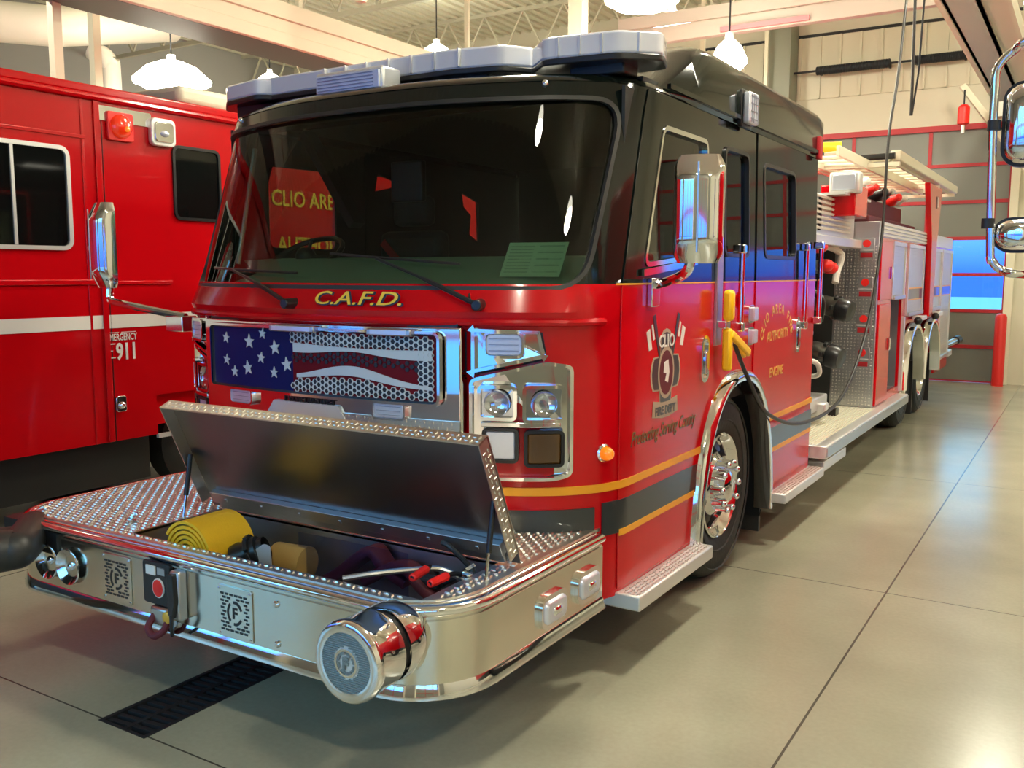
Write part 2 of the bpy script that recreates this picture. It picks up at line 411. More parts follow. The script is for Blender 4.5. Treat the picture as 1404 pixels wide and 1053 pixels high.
# -- roof: front flat part, then raised rear part with a sloped front
def ringpts(z, ins, yf=None):
    pts = []
    for k in range(81):
        u = -UE + 2 * UE * k / 80; p = S(u, min(z, 2.66), -ins); p.z = z; pts.append(p)
    return pts
b = MB(); rings = []
for z, ins in ((2.568, -.004), (2.585, .004), (2.605, .03), (2.615, .08)):
    rings.append([b.v(p) for p in ringpts(z, ins)])
for q, t in zip(rings, rings[1:]):
    for k in range(80): b.face([q[k], q[k + 1], t[k + 1], t[k]])
    b.face([q[80], q[0], t[0], t[80]])
b.face(rings[-1]); b.build('front_roof', BLACK, ENG, smooth=50)
prof = [(1.262, 2.56), (1.285, 2.585), (1.285, 2.82), (1.262, 2.855), (1.17, 2.88), (0, 2.90)]
ys = [(.50, 0.), (.56, .12), (.86, .78), (.98, .95), (1.14, 1.), (2.2, 1.), (3.30, 1.), (3.42, .93)]
b = MB(); rows = []
for y, f in ys:
    row = []
    for x, z in prof + [(-x, z) for x, z in prof[-2::-1]]:
        zz = 2.56 + (z - 2.56) * (f if z > 2.575 else 1); xs = 1 - .03 * (1 - f)
        row.append(b.v((x * xs, y, zz)))
    rows.append(row)
for q, t in zip(rows, rows[1:]):
    for k in range(len(q) - 1): b.face([q[k], q[k + 1], t[k + 1], t[k]])
b.face(rows[0]); b.face(rows[-1][::-1])
b.build('raised_roof', BLACK, ENG, bevel=.01, smooth=40)
MB().bar((1.292, .55, 2.59), (1.292, 3.38, 2.59), .018, .022).build('drip_rail', BLACK, ENG)
for y in (.32, 1.34, 1.9): pass
for u in (.967, -.967): MB().lathe([(0, .016), (.008, .014), (.014, .008), (.016, .001)], S(u, 2.555, 0), S(u, 2.555, 1) - S(u, 2.555, 0), 12).build('roof_bolt', CHROME, ENG)
# -- front chrome panel and grille
b = MB().slab(-.775, .775, 1.075, 1.525, -.0, .05, 24, 6).map(mapG); b.build('chrome_front_panel', CHROME, ENG, bevel=.006, smooth=60)
b = MB().slab(-.75, .75, 1.525, 1.545, .02, .06, 24, 1).map(mapG); b.build('panel_top_gap', PLASTIC, ENG)
# diamond plate kick panel right of centre
b = MB().slab(.10, .775, 1.045, 1.135, -.008, .0, 12, 1).map(mapG)
t = MB().treads((.105, 0, 1.048), (1, 0, 0), (0, 0, 1), 30, 4, .0215, h=.003).map(lambda c: mapG(Vector((c.x, c.y - .008, c.z)))); b.add(t)
b.build('tread_kick_panel', TREAD, ENG, smooth=0)
GO = rr(0, 1.352, 1.40, .315, .035, 5, .05)
GRL = MB().prism(GO, -.012, -.002).map(mapG).build('grille', PLASTIC, ENG, smooth=0)
MB().ring(GO, shrink(GO, .012), -.035, -.002).map(mapG).build('grille_surround', CHROME, GRL, smooth=50)
def clip(poly): return poly
# flag: blue field, red field, white waves, stars, honeycomb
b = MB().slab(-.675, -.095, 1.215, 1.49, -.016, -.012, 12, 1).map(mapG); b.build('flag_blue_field', BLUE, GRL)
b = MB().slab(-.095, .675, 1.215, 1.49, -.016, -.012, 16, 1).map(mapG); b.build('flag_red_field', FRED, GRL)
def wave(x, a, ph): return a * math.sin((x + ph) * 2 * PI / 1.30)
def band(top, bot, x0, x1, n=30, y=-.020):
    q = MB(); A = []
    for k in range(n + 1):
        x = x0 + (x1 - x0) * k / n; A.append([q.v((x, yy, zz)) for yy in (y, -.014) for zz in (bot(x), top(x))])
    for p, r in zip(A, A[1:]):
        for i, j in ((0, 1), (1, 3), (3, 2), (2, 0)): q.face([p[i], p[j], r[j], r[i]])
    q.face(A[0]); q.face(A[-1]); return q
upT = lambda x: 1.437 - .012 * math.sin((x + .1) * 3.2); upB = lambda x: upT(x) - .044 + .028 * math.exp(-((x - .25) / .2) ** 2)
b = band(upT, upB, -.09, .655)
lwT = lambda x: 1.285 + .062 * math.exp(-((x - .24) / .24) ** 2) - .035 * max(0, x - .3); lwB = lambda x: lwT(x) - .010 - .034 * math.exp(-((x - .27) / .27) ** 2)
b.add(band(lwT, lwB, -.07, .655)); b.map(mapG).build('flag_white_waves', FWHITE, GRL)
def star(cx, cz, r, a0=90, y=-.021):
    P = []
    for k in range(10):
        a = math.radians(a0 + 36 * k); q = r if k % 2 == 0 else r * .42; P.append((cx + q * math.cos(a), cz + q * math.sin(a)))
    return P
for i, (x, z) in enumerate([(-.571, 1.439), (-.391, 1.428), (-.210, 1.408), (-.571, 1.333), (-.508, 1.279), (-.407, 1.303), (-.307, 1.356), (-.219, 1.292), (-.133, 1.334), (-.292, 1.470)]):
    MB().prism(star(x, z, .036 if i in (1, 2, 5, 8) else .028, 90 + 8 * (i % 3 - 1)), -.021, -.015).map(mapG).build('flag_star', FWHITE, GRL)
def hexcell(q, cx, cz, R, w, y0=-.0225, y1=-.016):
    po = [(cx + R * math.cos(math.radians(60 * k)), cz + R * math.sin(math.radians(60 * k))) for k in range(6)]
    pi = [(cx + (R - w) * math.cos(math.radians(60 * k)), cz + (R - w) * math.sin(math.radians(60 * k))) for k in range(6)]
    q.ring(po, pi, y0, y1)
hw, hd = MB(), MB(); Rh = .0150; hb = MB()
for i in range(60):
    for j in range(12):
        x = -.655 + i * 1.5 * Rh; z = 1.228 + j * 1.732 * Rh + (i % 2) * .866 * Rh
        if x > .655 or z > 1.48: continue
        if x < -.10: continue
        up = z > upT(x) + .004; lo = z < lwB(x) - .012 and z < 1.295; mid = upB(x) - .006 > z > lwT(x) + .012 and x < .6 and z > 1.355 - .02 * x
        edge = x > .60
        if up or lo or edge:
            hexcell(hw, x, z, Rh, .0032); hd.prism([(x + Rh * .8 * math.cos(math.radians(60 * k)), z + Rh * .8 * math.sin(math.radians(60 * k))) for k in range(6)], -.0195, -.016)
        elif mid: hd.prism([(x + Rh * .7 * math.cos(math.radians(60 * k)), z + Rh * .7 * math.sin(math.radians(60 * k))) for k in range(6)], -.0195, -.016)
hw.map(mapG).build('honeycomb_mesh', FWHITE, GRL, smooth=0); hd.map(mapG).build('honeycomb_hole', PLASTIC, GRL, smooth=0)
# silver blocks standing in for reflections along the grille's top edge
for x0, x1 in ((-.21, .07), (.36, .58)):
    q = MB().slab(x0, x1, 1.487, 1.517, -.055, -.0, 6, 1).map(mapG).build('grille_top_reflection', ALU, ENG, bevel=.006)
    MB().slab(x0 + .02, x1 - .02, 1.491, 1.513, -.058, -.054, 6, 1).map(mapG).build('lamp_lens', LEDW, q, bevel=.003)  # pale face of the stand-in reflection, no real lens
def led(parent, x, z, w, h, fn, name='warning_lamp', base=CHROME, d=.028, lens=LEDW, off=0.):
    po = rr(x, z, w, h, min(w, h) * .28, 4, .03)
    a = MB().ring(po, shrink(po, min(w, h) * .10), -off - d, -off).map(fn).build(name, base, parent, smooth=40)
    pi = shrink(po, min(w, h) * .10)
    MB().prism(pi, -off - d * .85, -off - .002).map(fn).build('lamp_lens', lens, a, bevel=.006, smooth=50)
    rib = MB()
    for k in range(3): rib.slab(x - w * .36, x + w * .36, z + h * (.22 * (k - 1) - .012), z + h * (.22 * (k - 1) + .012), -off - d * .85 - .0035, -off - d * .8, 4, 1)
    rib.map(fn).build('lens_rib', RIBG, a, smooth=0)
    return a
led(ENG, .445, 1.165, .17, .082, mapG); led(ENG, -.460, 1.165, .17, .082, mapG)
# maker's badge on a small tread plinth
MB().prism(roundpoly([(-.30, 1.08), (.22, 1.08), (.165, 1.165), (-.235, 1.165)], .01), -.012, 0).map(mapG).build('badge_plinth', TRIMALU, ENG)
text('rosenbauer', .062, -.01, 1.165, .003, bold=.001, sx=1.12, y=-.004).map(mapG).build('maker_badge', PLASTIC, ENG, smooth=0)
# lettering on the ledge
def lip(co): return S(co.x, co.z, -co.y + .045)
text('C.A.F.D.', .082, .27, 1.612, .001, shear=.35, bold=.0035, sx=1.65, y=.001).map(lip).build('gold_lettering_outline', PLASTIC, ENG, smooth=0)
text('C.A.F.D.', .082, .266, 1.6145, .001, shear=.35, bold=.0005, sx=1.65, y=-.001).map(lip).build('gold_lettering', BRIGHTGOLD, ENG, smooth=0)
# -- headlight clusters
for sg in (1, -1):
    def fs(co, sg=sg): return S(sg * co.x, co.z, -co.y)
    up = roundpoly([(.790, 1.535), (1.085, 1.527), (1.110, 1.395), (.790, 1.322)], .012, 3, .04)
    o = MB().prism(up, -.012, .03).map(fs).build('upper_lamp_housing', PLASTIC, ENG, smooth=0)
    ui = shrink(up, .012)
    MB().ring(ui, shrink(ui, .014), -.05, -.01).map(fs).build('housing_rim', CHROME, o, smooth=50)
    MB().prism(shrink(ui, .008), -.020, -.012).map(fs).build('lamp_reflector', CHROME, o, smooth=0)
    led(o, .935, 1.458, .165, .112, fs, 'warning_lamp', CHROME, .045, LEDW, .012)
    lo = roundpoly([(.790, 1.312), (1.100, 1.388), (1.212, 1.372), (1.212, .905), (1.14, .885), (.790, .885)], .03, 4, .04)
    o = MB().prism(lo, -.014, .03).map(fs).build('headlight_bezel', CHROME, ENG, smooth=0)
    MB().ring(lo, shrink(lo, .014), -.040, -.012).map(fs).build('bezel_rim', CHROME, o, smooth=50)
    for (x0, x1, z0, z1, kind) in ((.836, .978, 1.150, 1.278, 'h'), (1.020, 1.168, 1.142, 1.280, 'h'), (.855, .985, .972, 1.100, 'm'), (1.026, 1.166, .955, 1.092, 'a')):
        cx, cz, w, h = (x0 + x1) / 2, (z0 + z1) / 2, x1 - x0, z1 - z0
        q = rr(cx, cz, w + .02, h + .02, .022, 4, .04)
        l = MB().ring(q, shrink(q, .014), -.046, -.012).map(fs).build({'h': 'headlight', 'm': 'marker_lamp', 'a': 'turn_signal'}[kind], CHROME if kind == 'h' else PLASTIC, o, smooth=40)
        qi = shrink(q, .012)
        if kind == 'h':
            bowl = MB(); c3 = fs(Vector((cx, -.016, cz))); ax = fs(Vector((cx, -.05, cz))) - c3
            MB().prism(qi, -.018, -.013).map(fs).build('reflector', CHROME, l, smooth=0)
            bowl.lathe([(.0, .012), (.004, .030), (.012, .046), (.022, .056)], c3, ax, 24).build('reflector_bowl', CHROME, l, smooth=60)
            MB().sphere(c3 + ax * .45, .014, 8).build('bulb', LENS, l)
            MB().prism(qi, -.044, -.042).map(fs).build('lamp_lens', LENS, l, smooth=0)
        else:
            MB().prism(qi, -.040, -.013).map(fs).build('lamp_lens', AMBERD if kind == 'a' else LEDW, l, bevel=.008, smooth=50)
            if kind == 'a':
                rib = MB()
                for k in range(-4, 5): rib.slab(cx + k * .012 - .0012, cx + k * .012 + .0012, cz - h * .36, cz + h * .36, -.0425, -.04, 1, 1); rib.slab(cx - w * .36, cx + w * .36, cz + k * .012 - .0012, cz + k * .012 + .0012, -.0425, -.04, 2, 1)
                rib.map(fs).build('lens_grid', AMBERD, l, smooth=0)
    MB().slab(.84, 1.16, 1.112, 1.136, -.046, -.012, 10, 1).map(fs).build('bezel_bar', CHROME, o, bevel=.005)
    # amber marker on the corner
    c3 = S(sg * 1.37, .985, 0); ax = S(sg * 1.37, .985, 1) - c3
    o = MB().lathe([(0, .040), (.012, .040), (.02, .034)], c3, ax, 24, cap=True).build('side_marker', CHROME, ENG)
    MB().lathe([(.015, .031), (.035, .030), (.052, .022), (.060, .010), (.061, .001)], c3, ax, 20).build('marker_lens', AMBER, o, smooth=70)
# -- wipers
for pts, bl in (([(-.091, 1.613), (-.34, 1.70), (-.575, 1.765)], ((-.80, 1.775), (-.10, 1.75))), ([(.835, 1.620), (.60, 1.72), (.345, 1.812)], ((.08, 1.836), (.73, 1.788)))):
    P = [S(u, z, .07 if i == 0 else .035) for i, (u, z) in enumerate(pts)]
    o = MB().tube(spline(P), [.011] * 9 + [.007] * 8, 8).build('wiper_arm', PLASTIC, ENG)
    MB().cyl(S(pts[0][0], pts[0][1], .02), S(pts[0][0], pts[0][1], .10), .026, .022).build('wiper_pivot', PLASTIC, o, bevel=.004)
    (u0, z0), (u1, z1) = bl; q = [S(u0 + (u1 - u0) * k / 12, z0 + (z1 - z0) * k / 12, .022) for k in range(13)]
    MB().tube(q, .0065, 6).build('wiper_blade', PLASTIC, o)
MB().tube(spline([S(.835, 1.60, .05), S(.80, 1.64, .05), S(.79, 1.665, .03)]), .005, 6).build('washer_hose', PLASTIC, ENG)
# -- roof lamps
def bar_light(plan, z0, z1, name, base=True):
    o = MB().prismz(shrink(plan, -.004), z0 - .022, z0 + .006).build(name, PLASTIC, ENG, bevel=.006)
    MB().prismz(plan, z0 + .004, z1).build('lens_cover', LEDBAR, o, bevel=.012, smooth=40)
    return o
def oct_(x0, x1, y0, y1, c): return [(x0 + c, y0), (x1 - c, y0), (x1, y0 + c), (x1, y1 - c), (x1 - c, y1), (x0 + c, y1), (x0, y1 - c), (x0, y0 + c)]
def vbar(pts, w):
    return pts
lb = bar_light(roundpoly([(-1.18, .36), (-.98, .22), (.32, .20), (.58, .25), (.69, .38), (.60, .50), (-1.16, .50)], .03, 3, .2), 2.70, 2.80, 'light_bar')
for k in range(4, 11): MB().box(-1.02 + k * .14 - .005, -1.02 + k * .14 + .005, .188, .212, 2.712, 2.795).build('lens_divider', TRIMALU, lb)
MB().box(-.9, .5, .27, .46, 2.61, 2.69).build('light_bar_mount', PLASTIC, lb, bevel=.01)
lb2 = bar_light(roundpoly([(.715, .30), (.86, .16), (1.20, .20), (1.35, .33), (1.30, .50), (.78, .52)], .03, 3, .2), 2.675, 2.775, 'corner_light_bar')
MB().box(.93, 1.20, .27, .42, 2.61, 2.665).build('light_bar_mount', PLASTIC, lb2, bevel=.01)
for (x, y) in ((.93, .168), (1.03, .180), (1.13, .192), (1.27, .265)): MB().box(x - .005, x + .005, y - .01, y + .008, 2.687, 2.765).build('lens_divider', TRIMALU, lb2)
lb3 = bar_light(roundpoly([(-.80, .28), (-.93, .16), (-1.22, .22), (-1.36, .34), (-1.30, .50), (-.86, .52)][::-1], .03, 3, .2), 2.70, 2.79, 'corner_light_bar')
MB().box(-1.20, -.93, .27, .42, 2.61, 2.69).build('light_bar_mount', PLASTIC, lb3, bevel=.01)
sp = MB().box(-.36, .07, .02, .16, 2.60, 2.725).build('forward_scene_light', TRIMALU, ENG, bevel=.014)
MB().box(-.345, .055, .008, .022, 2.622, 2.706).build('lamp_lens', LEDW, sp, bevel=.004)
rb = MB()
for k in range(5): rb.box(-.33, .02, .003, .009, 2.632 + k * .0155, 2.636 + k * .0155)
rb.build('lens_rib', RIBG, sp)
MB().box(-.22, -.10, .08, .14, 2.57, 2.62).build('lamp_bracket', ALU, sp, bevel=.005)
MB().box(.26, .34, .15, .28, 2.60, 2.63).build('antenna_base', PLASTIC, ENG)
# side scene light on the raised roof
q = rr(1.64, 2.645, .18, .20, .02, 4, 1)
o = MB().prismx([(y, z) for y, z in q], 1.275, 1.30).build('side_scene_light', PLASTIC, ENG, bevel=.004)
MB().prismx([(y, z) for y, z in rr(1.64, 2.645, .15, .17, .015, 4, 1)], 1.30, 1.345).build('lamp_lens', LEDW, o, bevel=.012)
rb = MB()
for k in range(4): rb.box(1.344, 1.348, 1.585 + k * .035, 1.591 + k * .035, 2.57, 2.72)
for k in range(4): rb.box(1.344, 1.348, 1.575, 1.705, 2.585 + k * .04, 2.589 + k * .04)
rb.build('lens_rib', RIBG, o)
MB().prismx([(y, z) for y, z in rr(3.27, 2.62, .08, .16, .015, 4, 1)], 1.28, 1.31).build('rear_cab_warning_lamp', REDM, ENG, bevel=.008)
# -- mirrors
def mirror(cx, cy, cz, w, h, d, ang, arm, brk, nm='mirror'):
    R_ = Matrix.Rotation(math.radians(ang), 4, 'Z'); c = Vector((cx, cy, cz))
    def f(co): return R_ @ co + c
    prof = []
    b = MB(); rings = []; N = 24
    for k in range(N + 1):
        t = -1 + 2 * k / N; ww = w / 2 * (1 - .22 * max(0, abs(t) - .8) / .2 * abs(t)); dd = d * (1 - .55 * max(0, abs(t) - .6) / .4)
        z = h / 2 * t; ring = []
        for j in range(15):
            a = PI * j / 14; ring.append(b.v((-ww * math.cos(a) * (1 if abs(math.cos(a)) > .99 else 1), -dd * math.sin(a) ** .7, z)))
        ring += [b.v((ww, .02, z)), b.v((-ww, .02, z))]
        rings.append(ring)
    n = 17
    for q, t in zip(rings, rings[1:]):
        for k in range(n): b.face([q[k], q[(k + 1) % n], t[(k + 1) % n], t[k]])
    b.face(rings[0][::-1]); b.face(rings[-1])
    o = b.map(f).build(nm, CHROME, ENG, smooth=50)
    MB().box(-w * .42, w * .42, .018, .026, -h * .45, h * .45).map(f).build('mirror_glass', CHROME, o)
    MB().bar(f(Vector((.0, -d * 1.005, -h * .40))), f(Vector((.0, -d * 1.005, h * .42))), .006, .006).build('mirror_seam', ALU, o)
    MB().tube(spline(arm, 6), .021, 10).build('mirror_arm', CHROME, o)
    MB().box(*brk).build('mirror_bracket', CHROME, o, bevel=.006)
    return o
mirror(1.635, .05, 2.0, .20, .42, .09, 18, [(1.60, .08, 1.82), (1.56, .12, 1.755), (1.42, .30, 1.72), (1.30, .44, 1.70)], (1.275, 1.305, .38, .47, 1.60, 1.73))
mirror(-1.745, -.22, 1.90, .20, .47, .09, -14, [(-1.75, -.20, 1.68), (-1.74, -.21, 1.60), (-1.64, -.20, 1.575), (-1.22, -.12, 1.51)], (-1.34, -1.20, -.16, -.06, 1.43, 1.515))
# -- grab rails, handles, plug, small lamps on the side
def rail(y, z0, z1, x=1.325, nm='grab_rail'):
    o = MB().tube([(x, y, z0), (x, y, z1)], .017, 12).build(nm, CHROME, ENG)
    for z in (z0, z1): MB().box(1.275, x + .02, y - .022, y + .022, z - .025, z + .025).build('rail_bracket', CHROME, o, bevel=.006)
rail(1.56, 1.455, 1.885); rail(3.31, 1.42, 1.95); rail(2.98, 1.40, 1.93, 1.31)
for (y, z, par) in ((1.115, 1.31, FD), (2.915, 1.34, RD)):
    q = rr(y, z, .115, .245, .055, 8, .05)
    o = MB().ring(q, shrink(q, .018), -.022, .0).map(mapR).build('door_handle', CHROME, par, smooth=50)
    MB().prism(shrink(q, .016), -.010, -.008).map(mapR).build('handle_recess', CHROME, o, smooth=0)
    MB().prism(rr(y + .005, z - .02, .035, .12, .012, 4, .05), -.03, -.01).map(mapR).build('paddle_latch', CHROME, o, bevel=.004)
for z in (1.515, 1.385):
    q = rr(1.885, z, .11, .105, .02, 4, .05)
    o = MB().ring(q, shrink(q, .010), -.016, 0).map(mapR).build('side_warning_lamp', CHROME, ENG)
    MB().prism(shrink(q, .012), -.045, -.002).map(mapR).build('lamp_lens', LEDW, o, bevel=.014)
MB().lathe([(0, .04), (.006, .045), (.02, .03)], (1.275, 1.70, 1.60), (1, 0, 0), 20, cap=True).build('fuel_cap', PLASTIC, ENG)
# wall plate behind the power plug
MB().box(1.275, 1.295, 1.26, 1.345, 1.37, 1.99).build('inlet_plate', ALU, ENG, bevel=.004)
MB().box(1.295, 1.345, 1.27, 1.34, 1.46, 1.50).build('shore_power_inlet', CHROME, ENG, bevel=.006)
# mirror-arm bracket on red, small steps
def step(y0, y1, z0, z1, nm='cab_step'):
    o = MB().box(1.16, 1.38, y0, y1, z0, z1).build(nm, TRIMALU, ENG, bevel=.008)
    t = MB().treads((1.285, y0 + .01, z1 + .0005), (1, 0, 0), (0, 1, 0), 4, int((y1 - y0 - .02) / .022), .022, h=.004); t.build('step_tread', TREAD, o, smooth=0)
step(.13, 1.06, .275, .345); step(2.42, 3.44, .27, .335)
# -- department badge on the front door: maltese cross with axes
def side(co): return S(US(co.x), co.z, -co.y + .008)
DECALG = mat('badge_gold_grey', (.42, .33, .22), .4); 
def ell(cx, cz, a, c, n=28): return [(cx + a * math.cos(2 * PI * k / n), cz + c * math.sin(2 * PI * k / n)) for k in range(n)]
def cross_(cx, cz, a, c):
    P = []
    for k in range(4):
        m = PI / 2 * k
        for da, r in ((-.42, .98), (-.21, 1.05), (.0, 1.07), (.21, 1.05), (.42, .98), (PI / 4, .60)):
            P.append((cx + a * r * math.cos(m + da), cz + c * r * math.sin(m + da)))
    return P
bx, bz = .615, 1.285
bd = MB().prism(cross_(bx, bz, .170, .195), -.0012, 0).map(side).build('department_badge', DECALG, FD, smooth=0)
MB().prism(cross_(bx, bz, .155, .18), -.002, 0).map(side).build('badge_field', DGREEN, bd, smooth=0)
MB().prism(ell(bx, bz, .098, .125), -.0028, 0).map(side).build('badge_roundel', DECALG, bd, smooth=0)
MB().prism(ell(bx, bz, .082, .106), -.0036, 0).map(side).build('badge_centre', MAROON, bd, smooth=0)
q = MB().prism([(bx - .03, bz + .05), (bx + .02, bz + .06), (bx + .035, bz), (bx + .02, bz - .05), (bx - .015, bz - .04), (bx + .0, bz - .005), (bx - .035, bz + .0)], -.0044, 0)
q.map(side).build('badge_emblem', WHITE, bd, smooth=0)
text('CLIO', .085, bx, bz + .122, .001, bold=.001, y=-.0030).map(side).build('badge_lettering', WHITE, bd, smooth=0)
MB().prism([(bx - .155, bz - .20), (bx - .145, bz - .125), (bx - .04, bz - .14), (bx + .04, bz - .14), (bx + .145, bz - .125), (bx + .155, bz - .20), (bx + .04, bz - .215), (bx - .04, bz - .215)], -.0022, 0).map(side).build('badge_scroll', DECALG, bd, smooth=0)
text('FIRE DEPT', .055, bx, bz - .197, .001, bold=.002, y=-.0030).map(side).build('badge_scroll_lettering', DGREEN, bd, smooth=0)
for s_ in (-1, 1):
    a0 = Vector((bx + s_ * .06, bz + .10)); a1 = Vector((bx + s_ * .20, bz + .21)); d = (a1 - a0).normalized(); n = Vector((-d.y, d.x)) * .008
    h0 = a0; h1 = Vector((bx + s_ * .155, bz + .265))
    MB().prism([(bx + s_ * .17, bz + .12), (bx + s_ * .205, bz + .115), (bx + s_ * .235, bz + .20), (bx + s_ * .20, bz + .215)], -.002, 0).map(side).build('badge_axe_head', WHITE, bd, smooth=0)
    MB().prism([(bx + s_ * .07, bz + .08), (bx + s_ * .085, bz + .07), (bx + s_ * .165, bz + .27), (bx + s_ * .135, bz + .28)], -.0016, 0).map(side).build('badge_axe_handle', DGREEN, bd, smooth=0)
    MB().prism([(bx + s_ * .14, bz + .165), (bx + s_ * .158, bz + .16), (bx + s_ * .18, bz + .23), (bx + s_ * .165, bz + .235)], -.002, 0).map(side).build('badge_axe_highlight', WHITE, bd, smooth=0)
text('Protecting Serving County', .092, .62, .985, .0008, shear=.45, bold=.001, sx=.80, rot=0).map(side).build('script_lettering', DGREEN, FD, smooth=0)
text('Protecting Serving County', .092, .617, .988, .0008, shear=.45, bold=-.0012, sx=.80, y=-.001).map(side).build('script_lettering_gold', LETTER, FD, smooth=0)
# rear door lettering, arched
SS = 'CLIO AREA FIRE'
for i, ch in enumerate(SS):
    if ch == ' ': continue
    a = math.radians(172 - 164 * i / (len(SS) - 1)); text(ch, .085, 2.46 + .31 * math.cos(a), 1.335 + .165 * math.sin(a), .0008, bold=.001, rot=(a - PI / 2) * .7).map(side).build('gold_letter', GOLD, RD, smooth=0)
text('AUTHORITY', .085, 2.47, 1.335, .0008, bold=.001, rot=.03).map(side).build('gold_lettering', GOLD, RD, smooth=0)
text('ENGINE', .085, 2.46, 1.10, .0008, bold=.001, shear=.15).map(side).build('gold_lettering', GOLD, RD, smooth=0)
# -- wheel arches and wheels
def archtrim(cy, hw, z0, zt, w, nm, x0=1.255, x1=1.325, m=CHROME, ys=1, z_end=.26):
    for sg in ((1, -1) if ys else (1,)):
        po = [(cy - hw - w, z_end)] + arch(cy, hw + w, z0, zt + w, 28) + [(cy + hw + w, z_end)]; pi = [(cy - hw, z_end)] + arch(cy, hw, z0, zt, 28) + [(cy + hw, z_end)]
        po = [p for p in po if p[1] >= z_end]; pi = [p for p in pi if p[1] >= z_end]
        n = min(len(po), len(pi)); b = MB(); R4 = []
        for k in range(n):
            (yo, zo), (yi, zi) = po[k], pi[k]
            ym, zm = (yo + yi) / 2, (zo + zi) / 2
            R4.append([b.v((sg * x0, yo, zo)), b.v((sg * (x1 - .012), yo * .8 + yi * .2, zo * .8 + zi * .2)), b.v((sg * x1, ym, zm)), b.v((sg * (x1 - .008), yi * .9 + yo * .1, zi * .9 + zo * .1)), b.v((sg * (x0 - .04), yi, zi))])
        for q, t in zip(R4, R4[1:]):
            for k in range(4): b.face([q[k], q[k + 1], t[k + 1], t[k]])
        o = b.build(nm, m, ENG, smooth=60)
archtrim(1.68, .60, .20, 1.135, .075, 'wheel_arch_trim')
for sg in (1, -1):      # wheel-well liner
    b = MB(); A = [(1.03, .24)] + arch(1.68, .615, .20, 1.145, 24) + [(2.33, .24)]
    R2 = [[b.v((sg * x, y, z)) for x in (1.25, .64)] for y, z in A]
    for q, t in zip(R2, R2[1:]): b.face([q[0], q[1], t[1], t[0]])
    b.build('wheel_well_liner', PLASTIC, ENG, smooth=60)
    MB().box(sg * .95, sg * 1.245, 2.30, 2.325, .10, .62).build('mud_flap', RUBBER, ENG, bevel=.003)
def make_wheel(y, sg=1, R=.54, xf=1.235, w=.33, front=True):
    x = sg * xf; ax = (sg, 0, 0); o3 = (x, y, R)
    tp = [(-w, R * .60), (-w - .004, R * .70), (-w + .012, R * .86), (-w + .03, R * .95), (-w + .055, R * .992), (-w / 2, R), (-.055, R * .992), (-.028, R * .955), (-.008, R * .88), (.0, R * .78), (-.004, R * .66), (-.018, R * .58), (-.03, R * .555)]
    t = MB().lathe(tp, o3, ax, 72)
    for r_ in (R * .90, R * .70):   # sidewall ribs
        t.lathe([(-.004, r_ - .006), (.004, r_), (-.002, r_ + .006)], o3, ax, 72)
    T = t.build('wheel', TYRE, ENG, smooth=50)
    gr = MB()
    for dx in (-.08, -.13, -.20, -.25): gr.lathe([(dx - .005, R * 1.0008), (dx + .005, R * 1.0008)], o3, ax, 72)
    gr.build('tread_groove', RUBBER, T)
    if front: rp = [(-.035, .300), (-.010, .306), (-.004, .298), (-.016, .284), (-.05, .276), (-.066, .262), (-.070, .235), (-.052, .195), (-.028, .165), (-.018, .155), (-.018, .10), (.0, .095), (.04, .085), (.055, .06), (.06, .0)]
    else: rp = [(-.035, .300), (-.010, .306), (-.004, .298), (-.02, .284), (-.12, .270), (-.16, .25), (-.17, .16), (-.15, .14), (-.05, .135), (.0, .12), (.01, .0)]
    MB().lathe(rp, o3, ax, 64).build('rim', CHROME, T, smooth=40)
    if front:
        for k in range(10):
            a = 2 * PI * k / 10 + .3; p = Vector((x - sg * .050, y + .222 * math.cos(a), R + .222 * math.sin(a)))
            n = Vector((sg * .85, .42 * math.cos(a), .42 * math.sin(a)))
            MB().lathe([(-.012, .034), (.010, .036), (.011, .001)], p, n, 18).build('rim_hand_hole', PLASTIC, T)
        for k in range(10):
            a = 2 * PI * k / 10; p = Vector((x - sg * .022, y + .137 * math.cos(a), R + .137 * math.sin(a)))
            MB().lathe([(0, .017), (.02, .015), (.055, .013), (.060, .013), (.064, .018), (.078, .018), (.086, .010), (.087, .001)], p, ax, 12).build('lug_nut_cover', CHROME, T, smooth=50)
    return T
for sg in (1, -1): make_wheel(WY, sg)
for y in (7.83, 9.17):
    for sg in (1, -1): make_wheel(y, sg, front=False, xf=1.20, R=.52)
# -- front bumper
ZB0, ZB1 = .325, .645
def bump_plan(off=0., n=10, yb=-.02):
    r = .30 - off; x = 1.27 - off; yf = -1.18 + off; P = [(-x, yb)]
    for k in range(n + 1):
        a = PI + PI / 2 * k / n; P.append((-x + r + r * math.cos(a), yf + r + r * math.sin(a)))
    for k in range(n + 1):
        a = -PI / 2 + PI / 2 * k / n; P.append((x - r + r * math.cos(a), yf + r + r * math.sin(a)))
    return P + [(x, yb)]
def sheet(rows, closed=False):   # rows of (offset, z)
    b = MB(); R_ = [[b.v((x, y, z)) for x, y in bump_plan(o)] for o, z in rows]
    for q, t in zip(R_, R_[1:]):
        for k in range(len(q) - 1): b.face([q[k], q[k + 1], t[k + 1], t[k]])
    return b
BUM = sheet([(.02, ZB0 + .045), (.0, ZB0 + .045), (0, ZB1 - .05), (.006, ZB1 - .045), (.006, ZB1 - .035), (.02, ZB1 - .035)]).build('front_bumper', STEEL, ENG, smooth=40)
sheet([(.02, ZB0 + .05), (-.002, ZB0 + .050), (-.016, ZB0 + .012), (-.016, ZB0), (.012, ZB0 - .004), (.02, ZB0 + .01)]).build('bumper_lower_flange', CHROME, BUM, smooth=60)
